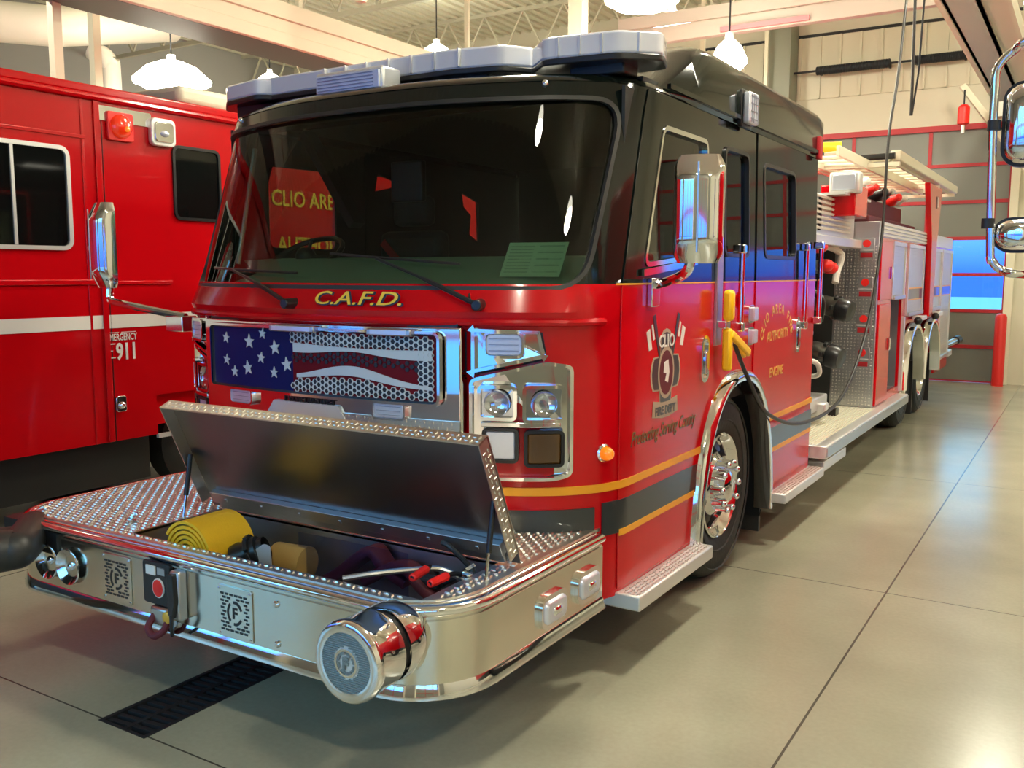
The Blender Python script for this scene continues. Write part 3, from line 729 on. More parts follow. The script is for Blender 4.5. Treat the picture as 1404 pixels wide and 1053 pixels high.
sheet([(.02, ZB1 - .035), (-.006, ZB1 - .032), (-.014, ZB1 - .018), (-.012, ZB1 - .004), (.002, ZB1 + .004), (.020, ZB1 + .004), (.030, ZB1 - .01)]).build('bumper_top_lip', CHROME, BUM, smooth=60)
sheet([(.028, ZB1 - .002), (.033, ZB1 + .004), (.042, ZB1 + .004), (.05, ZB1 - .01)]).build('bumper_edge_gap', STEEL, BUM, smooth=60)
BX0, BX1, BY0, BY1 = -.42, 1.115, -1.085, -.60       # hose box opening
dk = MB().prismz(bump_plan(.045, yb=.10), ZB1 - .004, ZB1 + .010)
c_ = MB().box(BX0, BX1, BY0, BY1, .5, .8); dk.cut(c_)
c_ = MB().box(-1.6, -1.13, -1.25, -1.00, .5, .8); dk.cut(c_)
def indeck(c):
    if BX0 - .012 < c.x < BX1 + .012 and BY0 - .012 < c.y < BY1 + .012: return False
    if c.x < -1.12 and c.y < -.99: return False
    x = 1.27 - .06; r = .24
    if abs(c.x) > x or c.y < -1.12: return False
    if abs(c.x) > x - r and c.y < -1.12 + r and math.hypot(abs(c.x) - (x - r), c.y + 1.12 - r) > r: return False
    return c.y < .02
dk.add(MB().treads((-1.21, -1.12, ZB1 + .0102), (1, 0, 0), (0, 1, 0), 84, 42, .0290, indeck, h=.0055))
DK = dk.build('bumper_deck', TREAD, ENG, smooth=0)
# hose box under the deck
b = MB()
for q in ((BX0 - .01, BX0, BY0 - .01, BY1 + .01, .36, .65), (BX1, BX1 + .01, BY0 - .01, BY1 + .01, .36, .65), (BX0, BX1, BY0 - .01, BY0, .36, .65), (BX0, BX1, BY1, BY1 + .01, .36, .65), (BX0, BX1, BY0, BY1, .35, .36)): b.box(*q)
BOX = b.build('hose_box', ALU, ENG)
MB().box(.20, .78, -.735, -.729, .40, .668).build('box_divider', DIV, BOX)
# lid, hinged at the rear edge and leaning forward
H = Vector((0, BY1 - .005, .668)); LX0, LX1 = -.47, 1.215; LL = .565; th = math.radians(113.0)   # from +y? direction of the lid upwards
ld = Vector((0, -.405, .914)).normalized(); ln = Vector((0, -ld.z, ld.y))      # ld up the lid, ln its inner face normal (towards the camera)
def lidp(x, s_, n_): return Vector((x, 0, 0)) + H + ld * s_ + ln * n_
def lidbox(b, x0, x1, s0, s1, n0, n1):
    v = [b.v(lidp(x, s_, n_)) for x in (x0, x1) for s_ in (s0, s1) for n_ in (n0, n1)]
    for q in ((0, 1, 3, 2), (4, 6, 7, 5), (0, 4, 5, 1), (2, 3, 7, 6), (0, 2, 6, 4), (1, 5, 7, 3)): b.face([v[i] for i in q])
b = MB(); lidbox(b, LX0, LX1, 0, LL, -.004, 0.)
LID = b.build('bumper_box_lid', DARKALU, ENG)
b = MB(); lidbox(b, LX0, LX1, LL - .004, LL + .002, -.004, .055); lidbox(b, LX0, LX0 + .004, 0.05, LL, -.004, .055); lidbox(b, LX1 - .004, LX1 + .0, 0.05, LL, -.004, .055); lidbox(b, LX0, LX1, 0.02, LL, -.010, -.005)
tr = MB().treads((0, 0, 0), (1, 0, 0), (0, 1, 0), int((LX1 - LX0) / .0235), 2, .0235, h=.003); tr.map(lambda c: lidp(LX0 + .01 + c.x, LL + .0025 + c.z, .003 + c.y)); b.add(tr)
tr = MB().treads((0, 0, 0), (1, 0, 0), (0, 1, 0), int((LL - .08) / .0235), 2, .0235, h=.003); tr.map(lambda c: lidp(LX1 + .0005 + c.z, .06 + c.x, .003 + c.y)); b.add(tr)
b.build('lid_flange', TREAD, LID, smooth=0)
b = MB(); lidbox(b, LX0 + .05, LX1 - .05, .045, .10, .0, .03); lidbox(b, LX0 + .06, LX1 - .06, .0, .045, .0, .012)
for k in range(7): lidbox(b, LX0 + .14 + k * .23, LX0 + .155 + k * .23, .062, .078, .03, .035)
b.build('lid_stiffener', ALU, LID, bevel=.004)
for x in (LX0 + .02, LX1 - .03):
    o = MB().tube([(x, BY0 + .28, .60), lidp(x, .30, .02)], [.006, .006], 8).build('gas_strut_rod', CHROME, LID)
    MB().tube([lidp(x, .30, .02), Vector((x, BY0 + .28, .60)).lerp(lidp(x, .30, .02), .45)], .011, 10).build('gas_strut', PLASTIC, LID)
MB().tube(spline([lidp(.90, .07, .04), lidp(.95, .06, .05), lidp(1.03, -.03, .06), Vector((1.06, -.71, .60))]), .011, 8).build('lid_strap', RUBBER, LID)
# deck catches
for (x, y) in ((-.57, -.98), (1.10, -.79)):
    o = MB().lathe([(0, .022), (.006, .022), (.010, .014)], (x, y, ZB1 + .012), (0, 0, 1), 16, cap=True).build('deck_catch', CHROME, DK)
    MB().bar((x - .02, y, ZB1 + .02), (x + .02, y + .02, ZB1 + .05), .012, .012).build('catch_lever', CHROME, o)
# bumper fittings
for x in (-.871, -.715):
    o = MB().lathe([(0, .052), (.012, .080), (.02, .078), (.012, .066), (-.01, .040), (-.03, .02), (-.032, .001)], (x, -1.184, .485), (0, -1, 0), 32).build('air_horn', CHROME, BUM, smooth=60)
    MB().sphere((x, -1.176, .485), .020, 8).build('horn_centre', CHROME, o)
for cx, cz in ((-.395, .487), (.313, .478)):
    o = MB().prism(rr(cx, cz, .185, .20, .008, 3, 1), -1.186, -1.181).build('speaker_grille', STEEL, BUM, bevel=.001)
    sl = MB()
    for j in range(11):
        for i in range(6):
            x = cx - .062 + i * .025 + (j % 2) * .010 - .005; z = cz - .070 + j * .014
            if ((x - cx) / .052) ** 2 + ((z - cz) / .058) ** 2 < 1: continue
            sl.box(x - .009, x + .009, -1.1872, -1.1862, z - .0042, z + .0042)
    N = 24
    for (r0, a0, a1) in ((.036, 20, 110), (.036, 130, 240), (.036, 260, 340)):
        P = [(cx + r * math.cos(math.radians(a)) * 1, cz + r * math.sin(math.radians(a)) * 1.15) for r, rg in ((r0 + .006, range(a0, a1, 10)), (r0 - .004, range(a1 - 10, a0 - 10, -10))) for a in rg]
        sl.prism(P, -1.1872, -1.1862)
    sl.build('speaker_slot', PLASTIC, o, smooth=0)
    MB().add(text('F', .06, cx, cz - .02, .0005, bold=.002, y=-1.187)).build('speaker_logo', PLASTIC, o, smooth=0)
    for dx in (-.082, .082):
        for dz in (-.088, .088): MB().lathe([(0, .005), (.003, .004), (.004, .0005)], (cx + dx, -1.186, cz + dz), (0, -1, 0), 8).build('speaker_screw', CHROME, o)
for z in (.556, .405): MB().lathe([(0, .013), (.004, .013), (.010, .008), (.011, .001)], (.53, -1.181, z), (0, -1, 0), 12).build('bumper_bolt', CHROME, BUM)
# winch socket plate with red sticker, latch lever, shackle
o = MB().prism(rr(-.120, .520, .165, .175, .014, 4, 1), -1.200, -1.181).build('winch_socket_plate', PLASTIC, BUM, bevel=.003)
MB().box(-.175, -.12, -1.206, -1.199, .555, .592).build('socket_label', WHITE, o)
MB().box(-.105, -.06, -1.206, -1.199, .562, .590).build('socket_port', ALU, o)
MB().prism(ell(-.105, .505, .035, .040, 18), -1.205, -1.199).build('plate_sticker_edge', WHITE, o)
MB().prism(ell(-.105, .505, .030, .035, 18), -1.207, -1.199).build('plate_sticker', HANDLE, o)
o = MB().box(-.010, .045, -1.225, -1.181, .40, .60).build('latch_housing', ALU, BUM, bevel=.01)
MB().prism(roundpoly([(.0, .59), (.035, .595), (.04, .48), (.02, .41), (.0, .43)], .008), -1.245, -1.222).build('latch_lever', PLASTIC, o, bevel=.003)
MB().tube(spline([(.015, -1.24, .43), (.022, -1.245, .38), (.010, -1.235, .345)]), .008, 8).build('latch_cord', PLASTIC, o)
o = MB().box(-.15, -.02, -1.215, -1.181, .355, .43).build('tow_eye_mount', CAST, BUM, bevel=.012)
MB().lathe([(0, .024), (.02, .024), (.024, .018)], (-.03, -1.21, .405), (0, -1, 0), 16, cap=True).build('shackle_pin', GOLD, o)
MB().tube(spline([(-.13, -1.20, .40), (-.135, -1.235, .35), (-.09, -1.245, .325), (-.045, -1.235, .35), (-.03, -1.22, .39)]), .014, 10).build('shackle_bow', MAROON, o)
# siren drum
SO = (1.075, -1.42, .545)
o = MB().lathe([(.0, .098), (-.004, .118), (.0, .128), (.012, .134), (.03, .134), (.04, .130), (.13, .126), (.14, .128), (.15, .122)], SO, (0, 1, 0), 56).build('electric_siren', CHROME, ENG, smooth=40)
MB().lathe([(.15, .118), (.172, .118)], SO, (0, 1, 0), 48).build('siren_gap', PLASTIC, o)
MB().lathe([(.172, .126), (.20, .130), (.25, .128), (.30, .10), (.36, .08)], SO, (0, 1, 0), 56).build('siren_housing', CHROME, o, smooth=40)
SLOTM = mat('siren_slot_grey', (.20, .24, .24), .5, metal=.3)
f_ = MB().lathe([(.004, .108), (.004, .001)], SO, (0, 1, 0), 48).build('siren_face', TRIMALU, o)
sl = MB()
for k in range(27):
    z = -.095 + k * .0073; w = math.sqrt(max(0, .103 ** 2 - z * z))
    if w < .02: continue
    gap = math.sqrt(max(0, .052 ** 2 - z * z)) if abs(z) < .052 else 0
    if gap: sl.box(SO[0] - w, SO[0] - gap, SO[1] + .0005, SO[1] + .004, SO[2] + z - .0021, SO[2] + z + .0021).box(SO[0] + gap, SO[0] + w, SO[1] + .0005, SO[1] + .004, SO[2] + z - .0021, SO[2] + z + .0021)
    else: sl.box(SO[0] - w, SO[0] + w, SO[1] + .0005, SO[1] + .004, SO[2] + z - .0021, SO[2] + z + .0021)
sl.build('siren_slot', SLOTM, f_, smooth=0)
MB().ring([(SO[0] + .046 * math.cos(a), SO[2] + .046 * math.sin(a)) for a in [2 * PI * k / 32 for k in range(32)]], [(SO[0] + .038 * math.cos(a), SO[2] + .038 * math.sin(a)) for a in [2 * PI * k / 32 for k in range(32)]], SO[1] - .0015, SO[1] + .002).build('siren_ring', CHROME, f_)
b = MB()
for k in range(8):
    a0 = 2 * PI * k / 8 + .08; a1 = a0 + .6; P = [(SO[0] + r * math.cos(a0 + (a1 - a0) * t), SO[2] + r * math.sin(a0 + (a1 - a0) * t)) for r, ts in ((.036, (0, .33, .66, 1)), (.028, (1, .66, .33, 0))) for t in ts]
    b.prism(P, SO[1] - .001, SO[1] + .002)
b.add(text('F', .052, SO[0] - .002, SO[2] - .019, .001, bold=.003, y=SO[1] - .001)); b.build('siren_logo', SLOTM, f_, smooth=0)
# lamps on the bumper side
for sg in (1, -1):
    for y, z in ((-.465, .462), (-.175, .474)):
        q = rr(y, z, .205, .135, .05, 6, .05)
        mp = (lambda co, sg=sg: Vector((sg * (1.27 - co.y), co.x, co.z)))
        o = MB().ring(q, shrink(q, .022), -.018, 0).map(mp).build('bumper_side_lamp', CHROME, BUM, smooth=60)
        MB().prism(shrink(q, .020), -.030, 0).map(mp).build('lamp_lens', LEDW, o, bevel=.014, smooth=60)
        MB().box(*sorted((sg * 1.272, sg * 1.308)), y - .035, y + .035, z - .02, z + .02).build('lamp_boss', CHROME, o, bevel=.014)
# discharge elbow at the left corner with its cap
o = MB().lathe([(-.02, .05), (.06, .055), (.10, .075), (.16, .078), (.17, .07)], (-1.03, -1.12, .545), (-.35, -1, 0), 28).build('discharge_outlet', RUBBER, ENG)
MB().box(-1.20, -.80, -1.19, -1.10, .52, .64).build('dark_reflection_box', PLASTIC, ENG)  # black box standing in for a dark reflection near the outlet
# -- chassis, running boards, pump area
b = MB()
for x in (-.45, .45): b.box(x - .05, x + .05, .2, 10.9, .50, .78)
for y in (WY, 7.83, 9.17): b.cyl((-1.0, y, .53), (1.0, y, .53), .09)
b.box(-.5, .5, .7, 2.8, .35, 1.0); b.cyl((0, 3.6, .5), (0, 7.6, .55), .05); b.box(-.9, .9, 3.6, 5.6, .40, .47)
for y in (3.3, 5.0, 6.5, 10.2): b.box(-1.1, 1.1, y, y + .12, .42, .55)
b.build('chassis_frame', PLASTIC, ENG)
for sg in (1, -1):
    x0, x1 = sorted((sg * .70, sg * 1.385))
    o = MB().box(x0, x1, 3.46, 7.05, .385, .485).build('running_board', TRIMALU, ENG, bevel=.008)
    t = MB()
    for k in range(22):
        yy = 0
        xa, xb = sorted((sg * (.74 + k * .026), sg * (.752 + k * .026))); t.box(xa, xb, 3.50, 5.68, .485, .491)
    t.build('board_rib', CREAMP, o)
    xa, xb = sorted((sg * 1.386, sg * 1.392)); MB().box(xa, xb, 3.47, 7.04, .40, .47).build('board_edge', ALU, o)
    o = MB().box(*sorted((sg * 1.08, sg * 1.34)), 3.60, 4.35, .26, .34).build('pull_out_step', TRIMALU, ENG, bevel=.01)
    MB().box(*sorted((sg * 1.0, sg * 1.30)), 3.75, 3.85, .30, .39).box(*sorted((sg * 1.0, sg * 1.30)), 4.1, 4.2, .30, .39).build('step_bracket', ALU, o)
b = MB().box(-.85, .60, 3.55, 5.69, .49, 2.05); b.build('pump_housing', PLASTIC, ENG)
PP = MB().box(.88, 1.272, 5.70, 5.74, .49, 2.235).build('pump_bulkhead', ALU, ENG, bevel=.004)
t = MB().treads((.89, 5.699, .50), (1, 0, 0), (0, 0, 1), 12, 50, .031, lambda c: c.z < 2.02, h=.004); t.build('tread_facing', TREAD, PP, smooth=0)
MB().box(-1.272, -.88, 5.70, 5.74, .49, 2.235).build('pump_bulkhead', ALU, ENG, bevel=.004)
MB().box(-.88, .88, 5.70, 5.74, .49, 2.235).build('pump_bulkhead', DARKIN, ENG)
for z in (2.0, 1.64, 1.30, .98):
    o = MB().box(1.10, 1.235, 5.688, 5.70, z - .12, z + .08).build('gauge_plate', ALU, PP, bevel=.003)
    MB().prism(ell(1.165, z + .03, .036, .036, 16), 5.680, 5.69).build('gauge_dial', HANDLE, o)
    MB().box(1.115, 1.22, 5.682, 5.69, z - .10, z - .055).build('gauge_label', REDM, o)
    MB().box(1.11, 1.225, 5.670, 5.69, z - .038, z - .026).build('gauge_bezel', TRIMALU, o)
# louvred top of the pump house
o = MB().box(-1.05, 1.05, 4.05, 5.66, 2.06, 2.40).build('pump_house_top', TRIMALU, ENG, bevel=.008)
b = MB()
for k in range(7): b.box(1.05, 1.075, 4.10, 5.40, 2.115 + k * .042, 2.133 + k * .042, Matrix.Rotation(.4, 3, 'Y'))
b.build('louvre_slat', WHITE, o); MB().box(1.052, 1.07, 4.30, 4.34, 2.10, 2.38).build('louvre_strut', PLASTIC, o)
MB().box(.62, 1.12, 4.0, 5.69, 1.985, 2.06).build('pump_house_sill', TRIMALU, ENG, bevel=.006)
# intakes with black caps, valves, folded hose loops
for (y, z) in ((4.92, 1.445), (4.62, 1.06)):
    d = Vector((1, -.22, -.22)).normalized(); p = Vector((1.12, y, z)); q = p - d * .42
    o = MB().lathe([(0, .055), (.22, .065), (.26, .085), (.41, .088)], q, d, 28).build('pump_intake', CAST, ENG)
    MB().lathe([(.40, .092), (.41, .100), (.49, .100), (.52, .085), (.525, .001)], q, d, 28).build('intake_cap', PLASTIC, o)
    for k in range(6):
        a = PI / 3 * k; MB().bar(q + d * .40 + Matrix.Rotation(a, 3, d) @ Vector((0, .09, 0)), q + d * .40 + Matrix.Rotation(a, 3, d) @ Vector((0, .118, 0)), .03, .04).build('cap_lug', RUBBER, o, bevel=.004)
for P, r, m, nm in (([(.95, 4.83, 1.958), (.98, 5.0, 1.985), (1.04, 5.2, 1.93), (1.05, 5.16, 1.85), (1.05, 5.05, 1.77), (1.05, 4.99, 1.67)], .030, WHITE, 'hose_loop'),
                    ([(.9, 4.05, 1.06), (1.12, 4.02, 1.06), (1.16, 4.08, 1.0), (1.12, 4.14, .93), (.9, 4.14, .92)], .020, WHITE, 'hose_loop'),
                    ([(.8, 4.3, 1.62), (1.0, 4.4, 1.60), (1.08, 4.42, 1.52), (1.06, 4.45, 1.36)], .030, PLASTIC, 'hose_loop')):
    MB().tube(spline(P), r, 10).build(nm, m, ENG)
for (x, y, z) in ((1.05, 4.38, 1.97), (1.05, 4.62, 1.82), (1.05, 4.78, 1.80)):
    o = MB().sphere((x, y, z), .07, 8, (1, 1, .8)).build('valve_body', HANDLE, ENG)
    MB().cyl((x - .25, y, z), (x, y, z), .045).build('valve_pipe', CAST, o)
for z in (1.25, 1.62): MB().box(.60, .98, 3.95, 4.6, z - .02, z + .02).build('pump_manifold', CAST, ENG, bevel=.01)
MB().box(.72, 1.08, 4.0, 4.75, .60, .72).build('pump_step', TRIMALU, ENG, bevel=.012); MB().box(.95, 1.15, 4.40, 4.52, .56, .68).build('drain_valve', TRIMALU, ENG, bevel=.02)
MB().cyl((.62, 4.3, .5), (.62, 4.3, 2.0), .05).cyl((.64, 5.2, .5), (.64, 5.2, 2.0), .06).build('pump_riser', CAST, ENG)
# -- rear body
A1, A2 = arch(7.83, .60, .40, 1.17), arch(9.17, .60, .40, 1.17)
body = MB().slab(5.72, 11.0, .45, 2.09, 0, .03, 40, 8)
body.cut(MB().prism(roundpoly([(7.20, .2), (7.20, 1.0), (7.45, 1.21), (9.55, 1.21), (9.80, 1.0), (9.80, .2)], .05), -.2, .2))
body.cut(MB().box(6.42, 7.08, -.2, .2, .56, 2.04))
BODY = body.map(mapR).build('rear_body_side', RED, ENG)
MB().box(-1.27, -1.24, 5.72, 11.0, .45, 2.09).box(-1.24, 1.24, 10.97, 11.0, .5, 2.09).box(-1.24, 1.24, 5.75, 10.97, 2.0, 2.06).box(-1.0, .86, 5.75, 10.97, 1.2, 2.0).build('rear_body_shell', RED, ENG)
MB().box(.86, .88, 5.75, 7.2, .5, 2.0).box(.86, 1.24, 5.75, 7.2, .52, .55).box(.86, 1.24, 7.1, 7.13, .5, 2.0).box(.86, 1.24, 6.36, 6.39, .5, 2.0).build('compartment_liner', ALU, ENG)
for sg in (1, -1): MB().box(*sorted((sg * .55, sg * 1.24)), 7.15, 9.85, 1.215, 1.235).build('axle_shroud', PLASTIC, ENG)
for y in (7.83, 9.17): archtrim(y, .57, .36, 1.13, .085, 'rear_arch_trim', 1.262, 1.345, z_end=.50)
def shut(y0, y1, z0, z1, nm='roller_shutter', n=None):
    o = MB().box(1.262, 1.276, y0, y1, z0, z1).build(nm, SHUTTER, ENG)
    s = MB(); k = 0; z = z0 + .02
    while z < z1 - .02: s.box(1.276, 1.280, y0 + .02, y1 - .02, z, z + .028); z += .034
    s.build('shutter_slat', SHUTTER, o, smooth=0)
    f = MB().box(1.27, 1.292, y0 - .04, y0, z0, z1 + .04).box(1.27, 1.292, y1, y1 + .04, z0, z1 + .04).box(1.27, 1.292, y0, y1, z1, z1 + .04).build('shutter_frame', TRIMALU, o)
    MB().box(1.27, 1.31, y0 + .01, y1 - .01, z0 - .01, z0 + .035).build('shutter_pull_bar', ALU, o, bevel=.006)
    return o
SH = shut(6.42, 7.08, 1.50, 2.03); s2 = shut(7.34, 8.36, 1.30, 2.03); s3 = shut(8.98, 9.85, 1.30, 2.03); s4 = shut(10.0, 10.9, .62, 2.03)
for o_, y0, y1 in ((s2, 7.36, 8.34), (s3, 9.0, 9.83), (s4, 10.02, 10.88)):
    MB().box(1.281, 1.2835, y0, y1, 1.46, 1.60).build('shutter_stripe_edge', YELLOWREF, o_); MB().box(1.2832, 1.285, y0, y1, 1.475, 1.585).build('shutter_stripe', DGREEN, o_)
o = MB().box(1.268, 1.288, 5.78, 6.36, .50, 1.46).build('compartment_door', RED, ENG, bevel=.004); MB().box(1.288, 1.31, 6.26, 6.32, 1.0, 1.12).build('door_latch', CHROME, o, bevel=.005)
o = MB().box(1.268, 1.286, 5.78, 6.36, 1.50, 2.06).build('upper_compartment_door', RED, ENG, bevel=.004); MB().box(1.286, 1.305, 6.26, 6.32, 1.70, 1.82).build('door_latch', CHROME, o, bevel=.005)
MB().box(1.0, 1.2, 6.5, 6.9, .95, .99).build('compartment_shelf', TRIMALU, ENG)
for y in (7.12,): MB().box(1.262, 1.30, y, y + .06, .5, 1.30).build('corner_trim', TRIMALU, ENG)
# slatted top rail
o = MB().box(1.20, 1.275, 5.74, 10.98, 2.09, 2.235).build('body_top_rail', TRIMALU, ENG)
b = MB()
for k in range(4): b.box(1.275, 1.292, 5.74, 8.55, 2.10 + k * .034, 2.118 + k * .034)
b.build('rail_slat', WHITE, o); MB().box(-1.275, -1.20, 5.74, 10.98, 2.09, 2.235).build('body_top_rail', TRIMALU, ENG)
# light hoods over the wheels, rear step
for y in (7.75, 9.1):
    o = MB().box(1.29, 1.40, y - .10, y + .25, 1.235, 1.285).build('side_lamp_hood', TRIMALU, ENG, bevel=.008); MB().sphere((1.36, y - .12, 1.235), .045, 7).build('side_lamp', PLASTIC, o)
MB().box(-1.1, 1.30, 11.0, 11.35, .58, .66).build('rear_step', TRIMALU, ENG, bevel=.01)
o = MB().cyl((1.25, 11.02, .74), (1.36, 11.30, .80), .045).build('rear_intake', CAST, ENG); MB().cyl((1.35, 11.27, .793), (1.38, 11.36, .81), .06).build('intake_cap', RUBBER, o)
for sg in (1, -1):
    for y in (8.42, 9.78): MB().box(*sorted((sg * .88, sg * 1.22)), y, y + .03, .08, .72).build('mud_flap', RUBBER, ENG, bevel=.003)
# hose bed and red upper boxes
MB().box(.62, 1.02, 5.70, 8.3, 2.235, 2.50).build('hose_bed_side', MAROON, ENG, bevel=.01)
for (y, z, r, m_) in ((5.9, 2.58, .07, WHITE), (6.35, 2.56, .06, HANDLE), (6.8, 2.55, .07, PLASTIC), (7.2, 2.58, .06, CAST), (7.6, 2.55, .07, HANDLE), (8.0, 2.57, .06, WHITE)):
    MB().lathe([(0, r * .5), (.02, r), (.10, r), (.14, r * .6), (.24, r * .55), (.26, r * .2)], (.98, y, z), (.6, -.7, .1), 16, cap=True).build('hose_nozzle', m_, ENG)
MB().box(1.02, 1.16, 5.76, 8.4, 2.235, 2.30).build('hose_bed_edge', MAROON, ENG, bevel=.01)
MB().box(-1.02, -.62, 5.70, 8.3, 2.235, 2.50).box(-.62, .62, 5.74, 10.9, 2.235, 2.28).build('hose_bed_side', RED, ENG, bevel=.01)
MB().box(.86, 1.20, 4.55, 5.60, 2.40, 2.42).build('pump_house_deck', TRIMALU, ENG)
o = MB().box(.95, 1.24, 4.75, 5.25, 2.235, 2.50).build('deck_box', RED, ENG, bevel=.012)
o = MB().box(1.03, 1.28, 4.70, 4.84, 2.42, 2.60).build('deck_scene_light', TRIMALU, ENG, bevel=.02); MB().box(1.06, 1.25, 4.688, 4.702, 2.45, 2.575).build('lamp_lens', LEDW, o, bevel=.006)
# hydraulic arm carrying the ladder rack
arm = MB().prismx([(8.55, 1.25), (8.82, 1.25), (8.90, 2.15), (9.12, 2.78), (8.10, 2.78), (8.46, 2.15)], 1.285, 1.345).build('ladder_rack_arm', RED, ENG, bevel=.008)
MB().box(1.344, 1.350, 8.66, 8.72, 2.52, 2.66).build('arm_slot', PLASTIC, arm); MB().box(1.344, 1.350, 8.76, 8.82, 2.54, 2.66).build('arm_label', WHITE, arm)
MB().prismx([(6.25, 2.10), (6.40, 2.10), (6.46, 2.80), (6.20, 2.80)], -1.345, -1.285).build('ladder_rack_arm', RED, ENG, bevel=.008)
RK = MB()
for y in (6.0, 8.72, 10.1): RK.box(.55, 1.36, y, y + .06, 2.76, 2.80)
RK = RK.box(.60, .64, 5.2, 10.2, 2.74, 2.79).build('ladder_rack', CREAMP, ENG)
def ladder(o3, L, w, tilt, n, par, nm='ladder'):
    R_ = Matrix.Rotation(tilt, 3, 'Y'); b = MB(); o3 = Vector(o3)
    for s_ in (0, w):
        b.box(s_ - .016, s_ + .016, 0, L, -.045, .045)
    a = b.map(lambda c: R_ @ c + o3).build(nm, CREAMP, par, bevel=.006)
    for k in range(n): yy = .15 + (L - .3) * k / (n - 1); MB().cyl((0, yy, 0), (w, yy, 0), .016, n=8).map(lambda c: R_ @ c + o3).build('ladder_rung', CREAMP, a)
    return a
LD = ladder((.84, 6.15, 2.86), 4.45, .42, .02, 13, ENG); ladder((.66, 4.85, 2.80), 4.6, .40, .02, 14, ENG)
MB().box(1.24, 1.34, 6.20, 10.60, 2.83, 2.93).build('ladder_beam', CREAMP, RK, bevel=.012)
for y in (6.12, 10.60): MB().cyl((.84, y, 2.86), (1.30, y, 2.87), .03).build('ladder_end', PLASTIC, RK)
MB().cyl((.70, 4.95, 2.84), (1.04, 5.05, 2.84), .05).sphere((.78, 4.95, 2.92), .05, 8).build('rack_motor', YPLUG, RK, bevel=0)
MB().box(.62, .80, 4.75, 4.95, 2.72, 2.92).build('rack_end_block', CREAMP, RK, bevel=.02)

# ================================================================== THINGS IN THE BUMPER BOX
def roll(cx, y0, cz, R, L):
    t = empty('hose_roll', (cx, y0, cz - R), 'rolled wide yellow hose standing on edge in the left end of the bumper box', 'fire hose')
    P = []; th = .0125; n = 300; turns = 5.2
    for k in range(n + 1):
        a = 2 * PI * turns * k / n; r = R - (R - .045) * k / n; P.append((cx + r * math.cos(-a + 2.6), cz + r * math.sin(-a + 2.6), r))
    b = MB(); rows = []
    for x, z, r in P:
        dx, dz = (x - cx) / r, (z - cz) / r
        rows.append([b.v((x, y0, z)), b.v((x, y0 + L, z)), b.v((x - dx * th, y0 + L, z - dz * th)), b.v((x - dx * th, y0, z - dz * th))])
    for p, q in zip(rows, rows[1:]):
        for k in range(4): b.face([p[k], p[(k + 1) % 4], q[(k + 1) % 4], q[k]])
    b.face(rows[0]); b.face(rows[-1]); b.build('hose_jacket', YELLOW, t, smooth=50)
    b = MB().lathe([(.012, R - .016), (.012, .001)], (cx, y0, cz), (0, 1, 0), 32); b.lathe([(L - .012, R - .016), (L - .012, .001)], (cx, y0, cz), (0, 1, 0), 32); b.build('hose_core', HOSEIN, t)
    return t
roll(-.110, -1.055, .595, .150, .235)
def folded(name, label, pts, w, h, m, cat='hose', grp=None):
    b = MB(); P = spline(pts, 6)
    up = Vector((0, 0, 1)); rows = []
    for i, p in enumerate(P):
        d = (P[min(i + 1, len(P) - 1)] - P[max(0, i - 1)]).normalized(); a = d.cross(up)
        a = (a.normalized() if a.length > .1 else Vector((0, 1, 0))) * w / 2; n_ = a.cross(d).normalized() * h / 2
        rows.append([b.v(p + a * i_ + n_ * j) for i_, j in ((-1, -.6), (-.8, -1), (.8, -1), (1, -.6), (1, .6), (.8, 1), (-.8, 1), (-1, .6))])
    for p, q in zip(rows, rows[1:]):
        for k in range(8): b.face([p[k], p[(k + 1) % 8], q[(k + 1) % 8], q[k]])
    b.face(rows[0][::-1]); b.face(rows[-1]); o = b.build(name, m, None, smooth=60); return tag(o, label, cat, grp)
folded('folded_hose', 'dark maroon hose folded behind the clear divider of the bumper box', [(.22, -.66, .42), (.36, -.64, .50), (.50, -.655, .60), (.56, -.66, .625), (.62, -.66, .57), (.72, -.65, .52)], .09, .045, MAROON)
folded('folded_hose', 'maroon hose fold lying lower at the right rear of the bumper box', [(.52, -.67, .50), (.64, -.67, .57), (.74, -.67, .585), (.82, -.68, .53), (.92, -.66, .45)], .08, .045, MAROON)
tag(MB().tube([(.07, -.74, .53), (.075, -.74, .53), (.235, -.72, .53), (.24, -.72, .53)], [.05, .075, .075, .05], 20).build('hose_bundle', mat('tan_hose_jacket', (.42, .26, .07), .7), smooth=50), 'small tan hose bundle lying behind the black coupling in the bumper box', 'hose')
folded('folded_hose', 'reddish hose lying on the floor of the bumper box near its front edge', [(.26, -1.00, .40), (.42, -.96, .47), (.55, -.93, .53), (.66, -.95, .52), (.78, -1.0, .43)], .10, .05, mat('brick_hose_jacket', (.42, .07, .03), .7))
tag(MB().tube(spline([(.50, -.98, .47), (.58, -1.0, .54), (.68, -1.02, .56), (.76, -1.03, .54), (.80, -1.0, .46)]), .012, 8).build('orange_rope', ORANGE), 'orange rope bunched at the front of the bumper box', 'rope')
